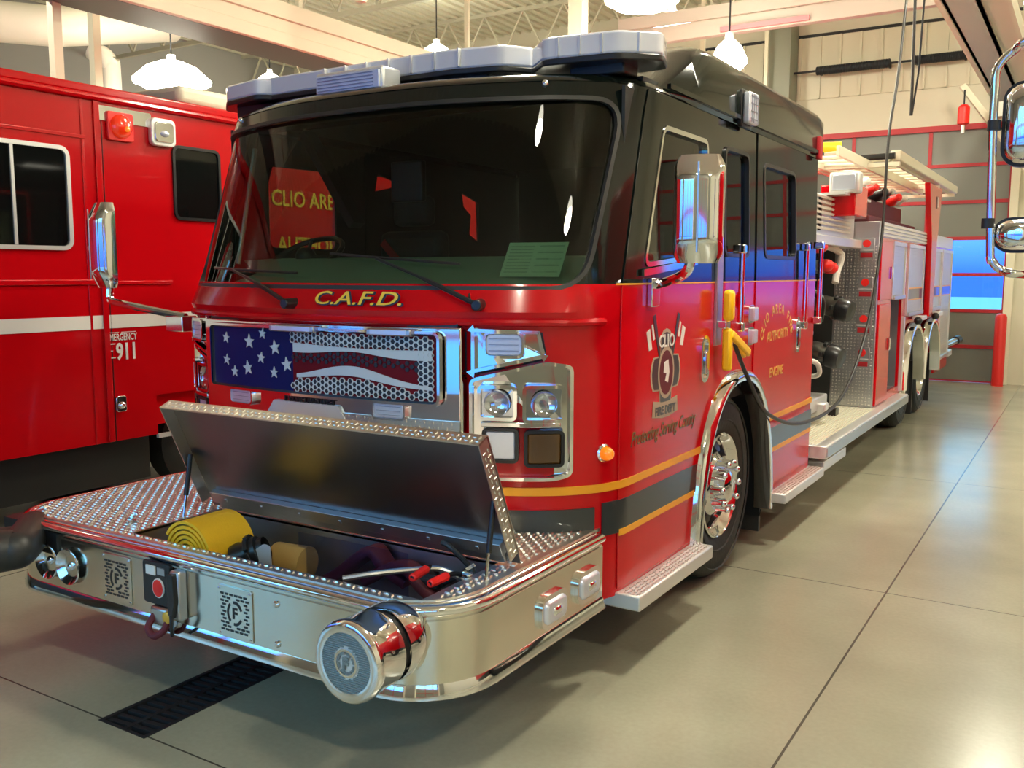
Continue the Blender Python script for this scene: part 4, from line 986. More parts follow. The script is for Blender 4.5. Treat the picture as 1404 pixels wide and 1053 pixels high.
# coupling
t = empty('hose_coupling', (.04, -.87, .45), 'ribbed black hose coupling beside the yellow roll', 'hose coupling')
d = Vector((.75, .45, .35)).normalized(); o3 = Vector((.045, -.94, .575))
MB().lathe([(0, .045), (.0, .062), (.03, .066), (.05, .060), (.07, .064), (.11, .064), (.115, .05), (.14, .05)], o3, d, 28).build('coupling_body', PLASTIC, t, smooth=40)
b = MB()
for k in range(8):
    a = 2 * PI * k / 8; e = Matrix.Rotation(a, 3, d) @ d.cross(Vector((0, 0, 1))).normalized(); b.bar(o3 + d * .08 + e * .058, o3 + d * .08 + e * .078, .05, .018, d)
b.build('coupling_lug', PLASTIC, t, bevel=.003)
tag(MB().prism(roundpoly([(.10, .60), (.20, .665), (.235, .66), (.245, .52), (.16, .50)], .01), -.93, -.925).build('bracket_plate', TRIMALU), 'loose grey aluminium bracket plate next to the black coupling', 'bracket')
tag(MB().lathe([(0, .035), (.0, .055), (.03, .058), (.06, .055), (.06, .04)], (.47, -1.03, .56), (.3, -.8, .5), 24).build('metal_coupling', CAST), 'small round metal coupling lying by the front edge of the bumper box', 'hose coupling')
# bolt cutters
t = empty('bolt_cutters', (1.0, -.85, .6), 'bolt cutters with bright red grips laid across the right front corner of the bumper box', 'bolt cutters')
for a_, b_, c_, e_ in (((.95, -.925, .655), (.935, -.80, .66), (.90, -.70, .60), (.86, -.66, .55)), ((1.06, -.965, .665), (1.06, -.84, .665), (1.02, -.72, .62), (.90, -.66, .55))):
    MB().tube(spline([a_, b_, c_, e_]), .009, 8).build('cutter_arm', IRON, t)
    MB().tube([Vector(a_), Vector(a_).lerp(Vector(b_), .82)], [.015, .017], 10).build('cutter_grip', HANDLE, t, bevel=.004)
MB().box(.80, .90, -.70, -.64, .53, .57).build('cutter_jaw', IRON, t, bevel=.01)
tag(MB().tube(spline([(.74, -1.06, .655), (.82, -.98, .665), (.90, -.86, .66), (.96, -.76, .645), (1.05, -.72, .60)]), .011, 8).build('grey_tool_handle', ALU), 'grey metal tool bar curving beside the bolt cutters', 'tool')
# left suction hose
t = empty('suction_hose', (-1.3, -1.45, .4), 'thick black ribbed suction hose on the left front corner of the bumper', 'hose')
d = Vector((-.55, -.83, -.03)).normalized(); o3 = Vector((-.885, -1.345, .572)); MB().tube(spline([(-1.06, -1.13, .59), (-.98, -1.20, .59), o3 - d * .03, o3]), .082, 18).build('hose_elbow', RUBBER, t, smooth=60)
MB().lathe([(-.04, .07), (-.0, .088), (.05, .090), (.06, .104), (.14, .104), (.15, .092), (.17, .092)], o3, d, 36).build('hose_swivel', RUBBER, t, smooth=40)
p0 = o3 + d * .17; P = spline([p0, p0 + d * .3, p0 + d * .6 + Vector((-.15, .0, -.10)), p0 + d * .8 + Vector((-.45, .1, -.32))], 40)
MB().tube(P, [.088 + .007 * (i % 4 in (0, 1)) for i in range(len(P))], 28).build('hose_ribbed_length', RUBBER, t, smooth=70)
b = MB()
for k in range(4):
    e = Matrix.Rotation(2 * PI * k / 4 + .5, 3, d) @ d.cross(Vector((0, 0, 1))).normalized(); b.bar(o3 + d * .10 + e * .095, o3 + d * .10 + e * .122, .045, .03, d)
b.build('swivel_lug', RUBBER, t, bevel=.004)
# papers on the dash
t = empty('route_sheet', (.90, -.02, 1.70), 'pale green printed sheet propped against the windscreen on the dash', 'paper')
def pap(co): return Vector((.72 + co.x * .95, .02 + co.z * .55 + co.x * .12, 1.735 + co.z * .92))
MB().slab(.0, .30, 0, .165, .0, .002, 4, 4).map(lambda c: pap(c)).build('sheet', PAPER, t, smooth=0)
b = MB()
for k in range(9):
    b.slab(.015, .135, .02 + k * .0155, .024 + k * .0155, -.0015, 0, 2, 1)
    if k % 2 == 0: b.slab(.16, .285, .02 + k * .0155, .026 + k * .0155, -.0015, 0, 2, 1)
b.map(lambda c: pap(c)).build('printed_lines', INK, t, smooth=0)
# ================================================================== CAB INTERIOR (parts of the engine)
DB = MB(); prof = [(-.30, 1.60), (-.27, 1.675), (-.02, 1.745), (.25, 1.82), (.50, 1.835), (.50, 1.2), (-.25, 1.2)]
rows = []
for k in range(21):
    x = -1.16 + 2.32 * k / 20; f = float(np.interp(abs(x), [0, .7, 1.0, 1.16], [0, .09, .22, .36]))
    rows.append([DB.v((x, max(y, y + f * (1 if y < .1 else 0)), z)) for y, z in prof])
for p, q in zip(rows, rows[1:]):
    for k in range(7): DB.face([p[k], p[(k + 1) % 7], q[(k + 1) % 7], q[k]])
DB.face(rows[0]); DB.face(rows[-1]); DB.build('dashboard', DASH, ENG, smooth=40)
MB().box(-1.2, 1.2, .2, CABR - .05, 1.02, 1.08).build('cab_floor', DARKIN, ENG)
MB().slab(-1.2, 1.2, 1.72, 2.6, 0, .02, 2, 2).map(lambda c: Vector((c.x, 3.33 + c.y, c.z))).build('cab_rear_lining', DARKIN, ENG)
MB().box(-1.22, 1.22, .42, 3.36, 2.60, 2.62).build('headlining', DARKIN, ENG)
for x in (-.78, .78):
    s_ = MB().box(x - .26, x + .26, .85, 1.35, 1.35, 1.50).build('seat', SEATM, ENG, bevel=.05)
    MB().box(x - .25, x + .25, 1.28, 1.42, 1.48, 2.02).build('seat_back', SEATM, s_, bevel=.05); MB().box(x - .15, x + .15, 1.30, 1.40, 2.05, 2.24).build('head_rest', SEATM, s_, bevel=.04)
    MB().bar((x - .2, 1.27, 1.95), (x + .2, 1.27, 1.55), .05, .01, (0, 1, 0)).build('seat_belt', HANDLE, s_)
MB().box(-.42, .42, .5, 2.2, 1.08, 1.55).build('engine_tunnel', DARKIN, ENG, bevel=.06)
w_ = MB(); c3 = Vector((-.86, .44, 1.84)); ax = Vector((0, -.5, .86)).normalized(); e1 = Vector((1, 0, 0)); e2 = ax.cross(e1)
w_.tube([c3 + (e1 * math.cos(2 * PI * k / 32) + e2 * math.sin(2 * PI * k / 32)) * .22 for k in range(32)], .016, 8, closed=True)
for a in (0, 2.1, 4.2): w_.tube([c3, c3 + (e1 * math.cos(a) + e2 * math.sin(a)) * .22], .012, 6)
w_.sphere(c3, .06, 7).build('steering_wheel', PLASTIC, ENG)
MB().bar((-1.0, .62, 2.56), (-.63, .62, 2.02), .05, .10, (0, 1, 0)).build('centre_console_arm', PLASTIC, ENG)
MB().box(-.38, -.16, .62, .66, 2.14, 2.36).build('cab_monitor', PLASTIC, ENG, bevel=.01)
for x in (-1.15, 1.15): MB().tube(spline([(x, .20, 1.80), (x * .99, .26, 2.1), (x * .98, .33, 2.45)]), .014, 8).build('interior_grab_handle', ALU, ENG)
# ================================================================== AMBULANCE (left bay)
AX = -3.0
AMB = empty('ambulance', (-4.2, 1.5, 0), 'red ambulance with a white side stripe, parked left of the flag-grille engine', 'ambulance')
def mapA(co): return Vector((AX - co.y, co.x, co.z))       # flat (y, z), y<0 is outward
b = MB().slab(-3.4, 6.2, .53, 2.97, 0, .03, 40, 10); b.cut(MB().box(1.02, 2.1, -.2, .2, .3, .83))
for y0, y1, z0, z1 in ((-.50, .40, 1.90, 2.60), (1.245, 1.70, 2.15, 2.71)): b.cut(MB().prism(rr((y0 + y1) / 2, (z0 + z1) / 2, y1 - y0, z1 - z0, .07, 5, 1), -.2, .2))
SD = b.map(mapA).build('box_side', AMBRED, AMB)
MB().box(-5.4, -3.03, -3.4, 6.2, .60, 2.97).build('box_body', AMBRED, AMB)
b = MB().box(-5.45, AX + .012, -3.42, 6.22, 2.955, 2.985).box(-5.40, AX - .03, -3.38, 6.18, 2.985, 3.05); b.build('box_roof', AMBRED, AMB, bevel=.02)
MB().tube([(AX + .012, -3.4, 2.955), (AX + .012, 6.2, 2.955)], .022, 8).build('roof_rail', AMBRED, AMB)
MB().box(AX, AX + .012, .60, .645, .53, 2.95).box(AX, AX + .006, .50, .52, .53, 2.95).box(AX, AX + .010, -3.4, .53, 2.665, 2.69).box(AX, AX + .015, -3.4, .60, 1.665, 1.70).box(AX, AX + .012, .62, 1.2, 1.665, 1.69).build('body_moulding', AMBRED, AMB, bevel=.004)
MB().box(AX, AX + .004, -3.4, 6.2, 1.352, 1.447).build('white_stripe', WHITE, AMB)
MB().box(AX - .02, AX + .004, .66, .664, .53, 2.9).build('compartment_seam', PLASTIC, AMB)
MB().box(-5.2, AX - .06, -3.3, .98, .20, .62).box(-5.2, AX - .06, 2.14, 6.1, .20, .62).build('skirt_with_shade', PLASTIC, AMB); MB().box(AX - .02, AX + .01, 1.02, 6.2, .50, .53).build('skirt_trim', TRIMALU, AMB)  # black skirt carried lower in place of the shadow beneath it
wq = rr(-.05, 2.25, .90, .70, .07, 5, 1)
o = MB().ring(wq, shrink(wq, .028), -.018, .01).map(mapA).build('slider_window_frame', TRIMALU, AMB); MB().prism(shrink(wq, .02), -.004, .006).map(mapA).build('window_pane', BLACKGLASS, o); MB().box(AX + .004, AX + .014, -.012, .008, 1.93, 2.58).build('window_mullion', TRIMALU, o)
wq = rr(1.472, 2.43, .455, .56, .06, 5, 1)
o = MB().ring(wq, shrink(wq, .022), -.016, .01).map(mapA).build('dark_window_frame', PLASTIC, AMB); MB().prism(shrink(wq, .018), -.004, .006).map(mapA).build('window_pane', BLACKGLASS, o)
def textA(s, size, y, z, **k): return text(s, size, y, z, **k)
mA = lambda co: Vector((AX + .004 - co.y, co.x, co.z))
textA('EMERGENCY', .070, .745, 1.262, ext=.001, sx=.62, bold=.0008).map(mA).build('emergency_lettering', WHITE, AMB, smooth=0)
textA('911', .165, .780, 1.125, ext=.001, sx=.72, bold=.005).map(mA).build('number_lettering', WHITE, AMB, smooth=0)
b = MB()
for z, w in ((1.235, .08), (1.185, .06), (1.135, .08)): b.box(AX + .004, AX + .006, .605, .605 + w, z, z + .007)
b.box(AX + .004, AX + .006, .63, .72, 1.318, 1.322).box(AX + .004, AX + .006, .74, .86, 1.318, 1.322); b.build('speed_lines', WHITE, AMB)
o = MB().prismx([(y, z) for y, z in rr(.708, .80, .085, .115, .02, 4, 1)], AX, AX + .018).build('door_latch', CHROME, AMB, bevel=.004); MB().sphere((AX + .02, .708, .79), .028, 8).build('latch_barrel', CHROME, o)
o = MB().prismx([(y, z) for y, z in rr(.84, 2.86, .46, .10, .015, 4, 1)], AX, AX + .010).build('lamp_backing_plate', CHROME, AMB)
o = MB().prismx([(y, z) for y, z in rr(.80, 2.78, .21, .20, .02, 4, 1)], AX + .005, AX + .03).build('red_flasher', HANDLE, AMB, bevel=.006)
MB().lathe([(0, .085), (.02, .08), (.045, .05), (.052, .001)], (AX + .03, .80, 2.78), (1, 0, 0), 24).build('flasher_lens', REDLENS, o, smooth=70); MB().sphere((AX + .075, .815, 2.76), .022, 7).build('flasher_bulb', AMBER, o)
o = MB().prismx([(y, z) for y, z in rr(1.15, 2.782, .215, .20, .04, 5, 1)], AX + .002, AX + .045).build('scene_lamp', TRIMALU, AMB, bevel=.008)
MB().prismx([(y, z) for y, z in rr(1.15, 2.782, .165, .15, .03, 5, 1)], AX + .04, AX + .056).build('scene_lamp_lens', CHROME, o, bevel=.006); MB().sphere((AX + .05, 1.15, 2.77), .03, 8, (1, 1.3, .8)).build('scene_lamp_bulb', LEDW, o)
# cream roof air-conditioner
o = MB().box(-3.75, -3.08, 1.40, 2.0, 3.04, 3.19).build('roof_air_conditioner', CREAMP, AMB, bevel=.05, seg=3)
MB().box(-3.95, -3.15, .9, 1.6, 2.98, 3.05).build('roof_air_conditioner_base', CREAMP, AMB, bevel=.02)
textA('CLIO AREA', .19, 2.24, 2.325, ext=.001, sx=.95, bold=.003, align='LEFT').map(mA).build('gold_lettering', GOLD, AMB, smooth=0); textA('AUTHORITY', .19, 2.30, 1.93, ext=.001, sx=.95, bold=.003, align='LEFT').map(mA).build('gold_lettering', GOLD, AMB, smooth=0)
# its cab further back, and wheels
b = MB().prismx([(6.2, .55), (6.2, 2.3), (6.65, 2.3), (7.3, 1.6), (8.2, 1.4), (8.35, 1.1), (8.35, .55)], -5.2, -3.15); b.build('cab', AMBRED, AMB, bevel=.04)
MB().prismx([(6.35, 1.6), (6.35, 2.18), (6.65, 2.18), (7.15, 1.6)], -3.16, -3.14).build('cab_window', BLACKGLASS, AMB)
def awheel(y, sg=1):
    x = -3.12 if sg > 0 else -5.08; ax = (1 if sg > 0 else -1, 0, 0)
    T = MB().lathe([(-.25, .22), (-.25, .34), (-.22, .40), (-.03, .40), (.0, .34), (-.01, .23), (-.03, .22)], (x, y, .40), ax, 40).build('wheel', TYRE, AMB)
    MB().lathe([(-.03, .225), (-.02, .20), (-.05, .10), (-.01, .09), (.0, .001)], (x, y, .40), ax, 32).build('hub', CHROME, T)
for y in (-1.9, 1.56, 7.5):
    for sg in (1, -1): awheel(y, sg)
MB().box(AX - .6, AX - .04, 1.04, 2.08, .83, .86).build('wheel_arch_liner', PLASTIC, AMB)

# ================================================================== RIGHT NEIGHBOUR (only its mirror frame reaches into view)
NB = empty('rescue_truck', (4.2, 2.4, 0), 'truck at the right edge showing only its tubular chrome mirror frame with two mirrors', 'fire truck')
MB().box(2.98, 5.4, .3, 4.6, .55, 1.7).build('body', RED, NB, bevel=.05); MB().box(2.99, 5.38, .4, 2.4, 1.7, 2.7).build('cab_top', RED, NB, bevel=.08); MB().box(3.0, 5.36, 2.5, 4.6, 1.7, 2.0).build('bed_sides', RED, NB, bevel=.03)
for y in (1.2, 3.8):
    T = MB().lathe([(-.3, .3), (-.3, .42), (-.26, .52), (-.03, .52), (.0, .45), (-.01, .32), (-.03, .30)], (2.99, y, .52), (-1, 0, 0), 48).build('wheel', TYRE, NB); MB().lathe([(-.03, .31), (-.06, .28), (-.12, .15), (-.02, .12), (.0, .001)], (2.99, y, .52), (-1, 0, 0), 32).build('hub', CHROME, T)
MB().box(3.1, 5.3, .5, 4.5, .30, .58).build('chassis', PLASTIC, NB)
MY = -.30
fr = MB().tube(spline([(3.05, .35, 2.43), (2.80, MY, 2.425), (2.73, MY, 2.405), (2.690, MY, 2.36), (2.687, MY, 2.30)], 6) + spline([(2.687, MY, 2.2), (2.700, MY, 1.83), (2.708, MY, 1.79), (2.735, MY, 1.762), (2.80, MY, 1.748), (3.05, .35, 1.74)], 6), .0125, 12).build('mirror_frame', CHROME, NB, smooth=60)
for z0, z1, xl in ((2.075, 2.315, 2.715), (1.82, 1.915, 2.705)):
    b = MB(); N = 16; rings = []
    cx, cz, hw, hh = xl + .11, (z0 + z1) / 2, .11, (z1 - z0) / 2
    for k in range(9):
        t = PI / 2 * k / 8; s_ = math.cos(t) ** .5 if k < 8 else .02
        rings.append([b.v((x, MY + .03 - .07 * math.sin(t), z)) for x, z in rr(cx, cz, 2 * hw * max(s_, .03), 2 * hh * max(s_, .03), .05 * max(s_, .05), 4, 9)])
    for p, q in zip(rings, rings[1:]):
        for k in range(len(p)): b.face([p[k], p[(k + 1) % len(p)], q[(k + 1) % len(p)], q[k]])
    b.face(rings[-1]); o = b.build('mirror_head', CHROME, NB, smooth=60)
    MB().ring(rr(cx, cz, 2 * hw + .012, 2 * hh + .012, .055, 5, 9), rr(cx, cz, 2 * hw - .004, 2 * hh - .004, .05, 5, 9), MY + .02, MY + .05).build('mirror_rim', PLASTIC, o); MB().prism(rr(cx, cz, 2 * hw - .01, 2 * hh - .01, .05, 5, 9), MY + .03, MY + .036).build('mirror_glass', CHROME, o)
for z in (2.19, 1.90): MB().cyl((2.69, MY, z - .012), (2.69, MY, z + .018), .019).build('frame_clamp', RUBBER, NB)
MB().sphere((2.80, MY, 2.535), .055, 10, (1, .8, 1)).build('spot_mirror', CHROME, NB)

# ================================================================== BUILDING
def conc():
    m = bpy.data.materials.new('polished_concrete'); m.use_nodes = True; nt = m.node_tree; B = nt.nodes['Principled BSDF']; N = nt.nodes.new; lk = nt.links.new
    tc = N('ShaderNodeTexCoord'); n1 = N('ShaderNodeTexNoise'); n1.inputs['Scale'].default_value = .9; n1.inputs['Detail'].default_value = 3; n1.inputs['Roughness'].default_value = .5; lk(tc.outputs['Object'], n1.inputs['Vector'])
    r = N('ShaderNodeValToRGB'); r.color_ramp.elements[0].position = .25; r.color_ramp.elements[1].position = .75; r.color_ramp.elements[0].color = (.31, .295, .215, 1); r.color_ramp.elements[1].color = (.47, .46, .335, 1); lk(n1.outputs['Fac'], r.inputs['Fac'])
    n2 = N('ShaderNodeTexNoise'); n2.inputs['Scale'].default_value = 45; n2.inputs['Detail'].default_value = 3; lk(tc.outputs['Object'], n2.inputs['Vector'])
    mx = N('ShaderNodeMixRGB'); mx.blend_type = 'MULTIPLY'; mx.inputs[0].default_value = .18; lk(r.outputs['Color'], mx.inputs[1]); lk(n2.outputs['Fac'], mx.inputs[2])
    sx = N('ShaderNodeSeparateXYZ'); lk(tc.outputs['Object'], sx.inputs[0])
    def line(sock, off, period, w):
        a = N('ShaderNodeMath'); a.operation = 'SUBTRACT'; lk(sock, a.inputs[0]); a.inputs[1].default_value = off - 50 * period
        b_ = N('ShaderNodeMath'); b_.operation = 'MODULO'; lk(a.outputs[0], b_.inputs[0]); b_.inputs[1].default_value = period
        c = N('ShaderNodeMath'); c.operation = 'LESS_THAN'; lk(b_.outputs[0], c.inputs[0]); c.inputs[1].default_value = w; return c.outputs[0]
    l1 = line(sx.outputs['X'], 2.107, 4.4, .010); l2 = line(sx.outputs['Y'], -1.386, 3.19, .008)
    mm = N('ShaderNodeMath'); mm.operation = 'MAXIMUM'; lk(l1, mm.inputs[0]); lk(l2, mm.inputs[1])
    m2 = N('ShaderNodeMixRGB'); lk(mm.outputs[0], m2.inputs[0]); lk(mx.outputs[0], m2.inputs[1]); m2.inputs[2].default_value = (.07, .066, .05, 1); lk(m2.outputs[0], B.inputs['Base Color'])
    rr_ = N('ShaderNodeMapRange'); lk(n1.outputs['Fac'], rr_.inputs[0]); rr_.inputs[1].default_value = .3; rr_.inputs[2].default_value = .7; rr_.inputs[3].default_value = .20; rr_.inputs[4].default_value = .26; lk(rr_.outputs[0], B.inputs['Roughness']); B.inputs['Specular IOR Level'].default_value = .6
    return m
WX0, WX1, WY0, WY1, CZ = -13.5, 8.5, -5.0, 13.2, 6.6
fl = MB().box(WX0, WX1, WY0, WY1, -.10, 0); fl.cut(MB().box(-.245, .035, -1.40, 12.0, -.05, .1)); struct(fl, 'floor', conc())
# trench drain grate
g = empty('drain_grate', (-.105, -1.38, -.03), 'long black slotted iron drain grate let into the floor under the engine', 'drain')
b = MB().box(-.245, -.225, -1.40, 12.0, -.04, .002).box(.015, .035, -1.40, 12.0, -.04, .002).box(-.225, .015, -1.40, -1.385, -.04, .002).box(-.115, -.095, -1.40, 12.0, -.03, -.002); b.build('grate_frame', IRON, g)
b = MB(); y = -1.36
while y < 6: b.box(-.225, .015, y, y + .022, -.028, -.003, Matrix.Rotation(.12, 3, 'Z')); y += .045
b.build('grate_bars', IRON, g)
WALLM = mat('cream_wall', (.62, .59, .46), .6); RIBM = mat('cream_ribbed_metal', (.60, .56, .42), .45); CEILM = mat('ceiling_deck', (.62, .60, .47), .5); LWALL = mat('grey_block_wall', (.34, .34, .32), .7)
w = MB().slab(WX0, WX1, 0, CZ, 0, .25, 4, 4)
DOORS = [(-1.8, 1.8), (-6.3, -2.6), (-11.2, -7.5), (3.0, 6.6)]
for x0, x1 in DOORS: w.cut(MB().box(x0, x1, -.5, .5, -.1, 4.06))
w.map(lambda c: Vector((c.x, WY1 + c.y, c.z))); struct(w, 'wall_back', WALLM)
w = MB().slab(WX0, WX1, 0, CZ, 0, .25, 4, 4)
for x0, x1 in DOORS: w.cut(MB().box(x0, x1, -.5, .5, -.1, 4.06))
w.map(lambda c: Vector((c.x, WY0 - .25 + c.y, c.z))); struct(w, 'wall_front', mat('grey_front_wall', (.20, .20, .17), .6))
struct(MB().box(WX0 - .25, WX0, WY0, WY1, 0, CZ), 'wall_left', LWALL); struct(MB().box(WX1, WX1 + .25, WY0, WY1, 0, CZ), 'wall_right', WALLM)
cl = MB().box(WX0, WX1, WY0, WY1, CZ, CZ + .15)
y = WX0 + .1
while y < WX1: cl.box(y, y + .07, WY0, WY1, CZ - .045, CZ); y += .22
struct(cl, 'ceiling', CEILM)
b = MB(); x = -3.2
b.box(WX0, WX1, WY1 - .02, WY1, 4.72, 5.75)
while x < 7: b.box(x, x + .035, WY1 - .05, WY1, 4.72, 5.75); x += .33
struct(b, 'trim_1', RIBM); struct(MB().box(WX0, WX1, WY1 - .03, WY1 - .001, 5.75, 5.80), 'trim_2', PLASTIC)
struct(MB().box(-1.95, -1.58, 12.7, 13.19, 4.4, CZ), 'trim_3', mat('greenish_steel', (.22, .23, .17), .5))
# sectional doors
PANE = glassmat('door_pane', (.85, .92, 1.0), .0)
def sdoor(n, x0, x1, Y, out, allglass):
    D = empty('door_%d' % n, ((x0 + x1) / 2, Y, 0)); D['kind'] = 'structure'
    H_ = 4.06; rows = 7; hz = H_ / rows; cols = 3 if not allglass else 4; fr_ = MB(); pa = MB(); gl = MB(); ya, yb = sorted((Y, Y + out * .05)); T = .028
    for j in range(rows + 1): z = j * hz; fr_.box(x0, x1, ya, yb, max(z - T, 0), min(z + T, H_))
    for i in range(cols + 1):
        x = x0 + (x1 - x0) * i / cols
        for j in range(rows): fr_.box(max(x - T, x0), min(x + T, x1), ya, yb, j * hz + T, (j + 1) * hz - T)
    for i in range(cols):
        for j in range(rows):
            a, c = x0 + (x1 - x0) * i / cols + T, x0 + (x1 - x0) * (i + 1) / cols - T; z0, z1 = j * hz + T, (j + 1) * hz - T
            (gl if (j in (2, 3) or (allglass and j in (1, 4, 5))) else pa).box(a, c, (ya + yb) / 2 - .004, (ya + yb) / 2 + .004, z0, z1)
    fr_.build('door_frame', REDM, D); pa.build('door_panels', DOORPANEL, D); gl.build('window_panes', PANE, D)
    b = MB()
    for x in (x0 - .06, x1 + .06): b.box(x - .06, x + .06, min(Y, Y - out * .10), max(Y, Y - out * .10), 0, 4.15)
    b.build('door_jamb', CREAMP, D)
    return D
for i, (x0, x1) in enumerate(DOORS):
    sdoor(i + 1, x0, x1, WY1 + .02, 1, False)
    sdoor(i + 5, x0, x1, WY0 - .02, -1, i != 3)
# red trim round the rear middle door
struct(MB().box(-1.86, 1.86, WY1 - .02, WY1 + .0, 4.03, 4.12).box(1.80, 1.88, WY1 - .02, WY1, 0, 4.12).box(-1.88, -1.80, WY1 - .02, WY1, 0, 4.12), 'trim_4', REDM)
# bollards
for x, lb in ((1.80, 'red steel bollard standing at the foot of the rear door, right of the engine'), (-1.95, 'red steel bollard hidden behind the engine, left of the rear door')):
    o = MB().lathe([(0, .085), (1.08, .085), (1.12, .07), (1.14, .03), (1.142, .001)], (x, 12.9, 0), (0, 0, 1), 24).build('bollard', BOLL); tag(o, lb, 'bollard', 'bollards')
# door springs, jib hoist, tracks
for (xa, xb, lab) in ((-1.20, -.03, 'dark coiled torsion spring above the rear door, the left one'), (.31, 1.09, 'dark coiled torsion spring above the rear door, the right one')):
    o = MB().tube([(xa + (xb - xa) * k / 60, 12.95, 5.14) for k in range(61)], [.075 if k % 2 else .066 for k in range(61)], 12).box(xa + .02, xa + .05, 12.95, 13.18, 5.10, 5.18).box(xb - .05, xb - .02, 12.95, 13.18, 5.10, 5.18).build('torsion_spring', IRON); tag(o, lab, 'door spring', 'torsion springs over the door')
tag(MB().cyl((-2.0, 12.95, 5.14), (2.1, 12.95, 5.14), .018).build('spring_shaft', IRON), 'thin steel shaft running through both torsion springs', 'shaft')
def track(x, z, y0, y1, w, h, label):
    t = empty('door_track', (x, y0, z), label, 'door track', 'overhead door tracks')
    MB().box(x - w / 2, x + w / 2, y0, y1, z, z + .03).box(x - w / 2, x - w / 2 + .03, y0, y1, z, z + h).box(x + w / 2 - .03, x + w / 2, y0, y1, z, z + h).build('track_channel', TRACKM, t)
    MB().box(x + w / 2, x + w / 2 + .04, y0, y1, z + h * .35, z + h * .5).box(x + w / 2, x + w / 2 + .03, y0, y1, z + h * .85, z + h).box(x + w / 2 + .04, x + w / 2 + .22, y0, y1, z + .05, z + .09).box(x + w / 2 + .22, x + w / 2 + .26, y0, y1, z - .02, z + .14).box(x - w / 2 - .05, x - w / 2, y0, y1, z - .02, z + .05).build('track_lip', CREAMP, t)
    for y in np.arange(y0 + 1, y1, 3.0): MB().box(x - .03, x + .03, y, y + .05, z + .02, CZ).build('track_hanger', CREAMP, t)
TRACKM = mat('galvanised_track', (.42, .46, .42), .6)
track(1.76, 4.28, 5.7, 12.3, .30, .14, 'galvanised overhead door track on the right side of the middle bay'); track(-1.93, 4.28, 8.5, 13.0, .12, .12, 'galvanised overhead door track hidden behind the engine, left of the middle bay')
t = empty('equipment_rail', (-5.2, 4, 4.3), 'long cream boxed overhead rail with a dark underside above the ambulance', 'overhead rail')
MB().box(-5.55, -4.95, -2.0, 10.5, 4.28, 4.33).build('rail_underside', mat('dark_underside', (.10, .11, .10), .5), t)  # underside coloured darker than the cream sides
MB().box(-4.95, -4.88, -2.0, 10.5, 4.28, 4.42).box(-4.93, -4.90, -2, 10.5, 4.42, 4.58).box(-4.95, -4.86, -2.0, 10.5, 4.56, 4.74).box(-5.55, -4.90, -2, 10.5, 4.72, 4.76).build('rail_side', CREAMP, t, bevel=.008)
for y in (1.2, 4.6, 8.0): MB().box(-4.98, -4.92, y, y + .06, 4.7, CZ).build('rail_hanger', CREAMP, t)
t = empty('cross_rail', (0, 8.25, 4.8), 'cream overhead cross rail with a painted pink reflection strip, spanning above the raised cab roof', 'overhead rail')
MB().box(-2.6, 1.66, 8.20, 8.32, 4.74, 4.94).box(-2.6, 1.66, 8.15, 8.20, 4.94, 5.10).build('rail_web', mat('reflected_pink_steel', (.50, .44, .37), .5), t, bevel=.006); MB().box(-1.2, -.1, 8.16, 8.2, 4.76, 4.82).build('rail_reflection', mat('pink_reflection', (.60, .22, .24), .4), t)  # pink tint and strip paint in reflected fluorescent light
for x in (-2.2, -.4, 1.4): MB().box(x, x + .05, 8.23, 8.28, 4.9, CZ).build('rail_hanger', CREAMP, t)
# jib with red hoist
t = empty('jib_hoist', (1.2, 12.6, 4.4), 'cream diagonal jib arm with a small red hoist beside the rear door', 'hoist')
MB().bar((1.10, 12.5, 4.60), (2.25, 12.9, 3.0), .07, .09).build('jib_arm', CREAMP, t); MB().box(1.55, 1.72, 12.85, 13.14, 4.15, 4.62).build('jib_plate', WHITE, t)
MB().tube([(1.15, 12.45, 4.52), (1.15, 12.45, 4.26)], .012, 6).build('hoist_chain', IRON, t); MB().lathe([(0, .04), (.02, .085), (.26, .085), (.30, .05)], (1.15, 12.45, 4.0), (0, 0, 1), 16, cap=True).build('hoist_body', HANDLE, t); MB().tube([(1.15, 12.45, 4.0), (1.15, 12.45, 3.88)], .03, 8).build('hoist_hook', CAST, t)
# power drop cords
P = spline([(1.38, 5.85, 4.25), (1.39, 5.55, 3.5), (1.38, 5.30, 2.92), (1.38, 5.20, 2.04), (1.38, 4.75, 1.29), (1.38, 3.92, .81), (1.37, 2.88, .745), (1.365, 2.02, .91), (1.36, 1.60, 1.18), (1.345, 1.40, 1.38)], 10)
t = empty('power_cord', (1.38, 5.8, 4.3), 'long black power cord looping from the ceiling to a yellow plug on the engine side', 'power cord')
MB().tube([Vector((1.38, 6.0, CZ))] + P, .0125, 8).build('cord', RUBBER, t, smooth=70)
MB().bar((1.338, 1.42, 1.37), (1.350, 1.56, 1.30), .035, .04).build('plug_neck', YPLUG, t, bevel=.008)
MB().box(1.315, 1.365, 1.285, 1.335, 1.235, 1.46).build('plug_lower_grip', YPLUG, t, bevel=.015); MB().box(1.315, 1.370, 1.28, 1.345, 1.50, 1.665).build('plug_cover', YPLUG, t, bevel=.02)
MB().bar((1.36, 1.31, 1.43), (1.365, 1.60, 1.31), .03, .045).build('plug_strain_relief', YPLUG, t, bevel=.01)
o = MB().tube([(1.62, 4.9, CZ), (1.60, 4.93, 4.0), (1.60, 5.0, 3.3), (1.60, 5.01, 3.06)], .012, 8).build('hanging_cord', RUBBER); tag(o, 'thicker of the two short black cords hanging free above the rear of the engine', 'cord', 'free hanging cords')
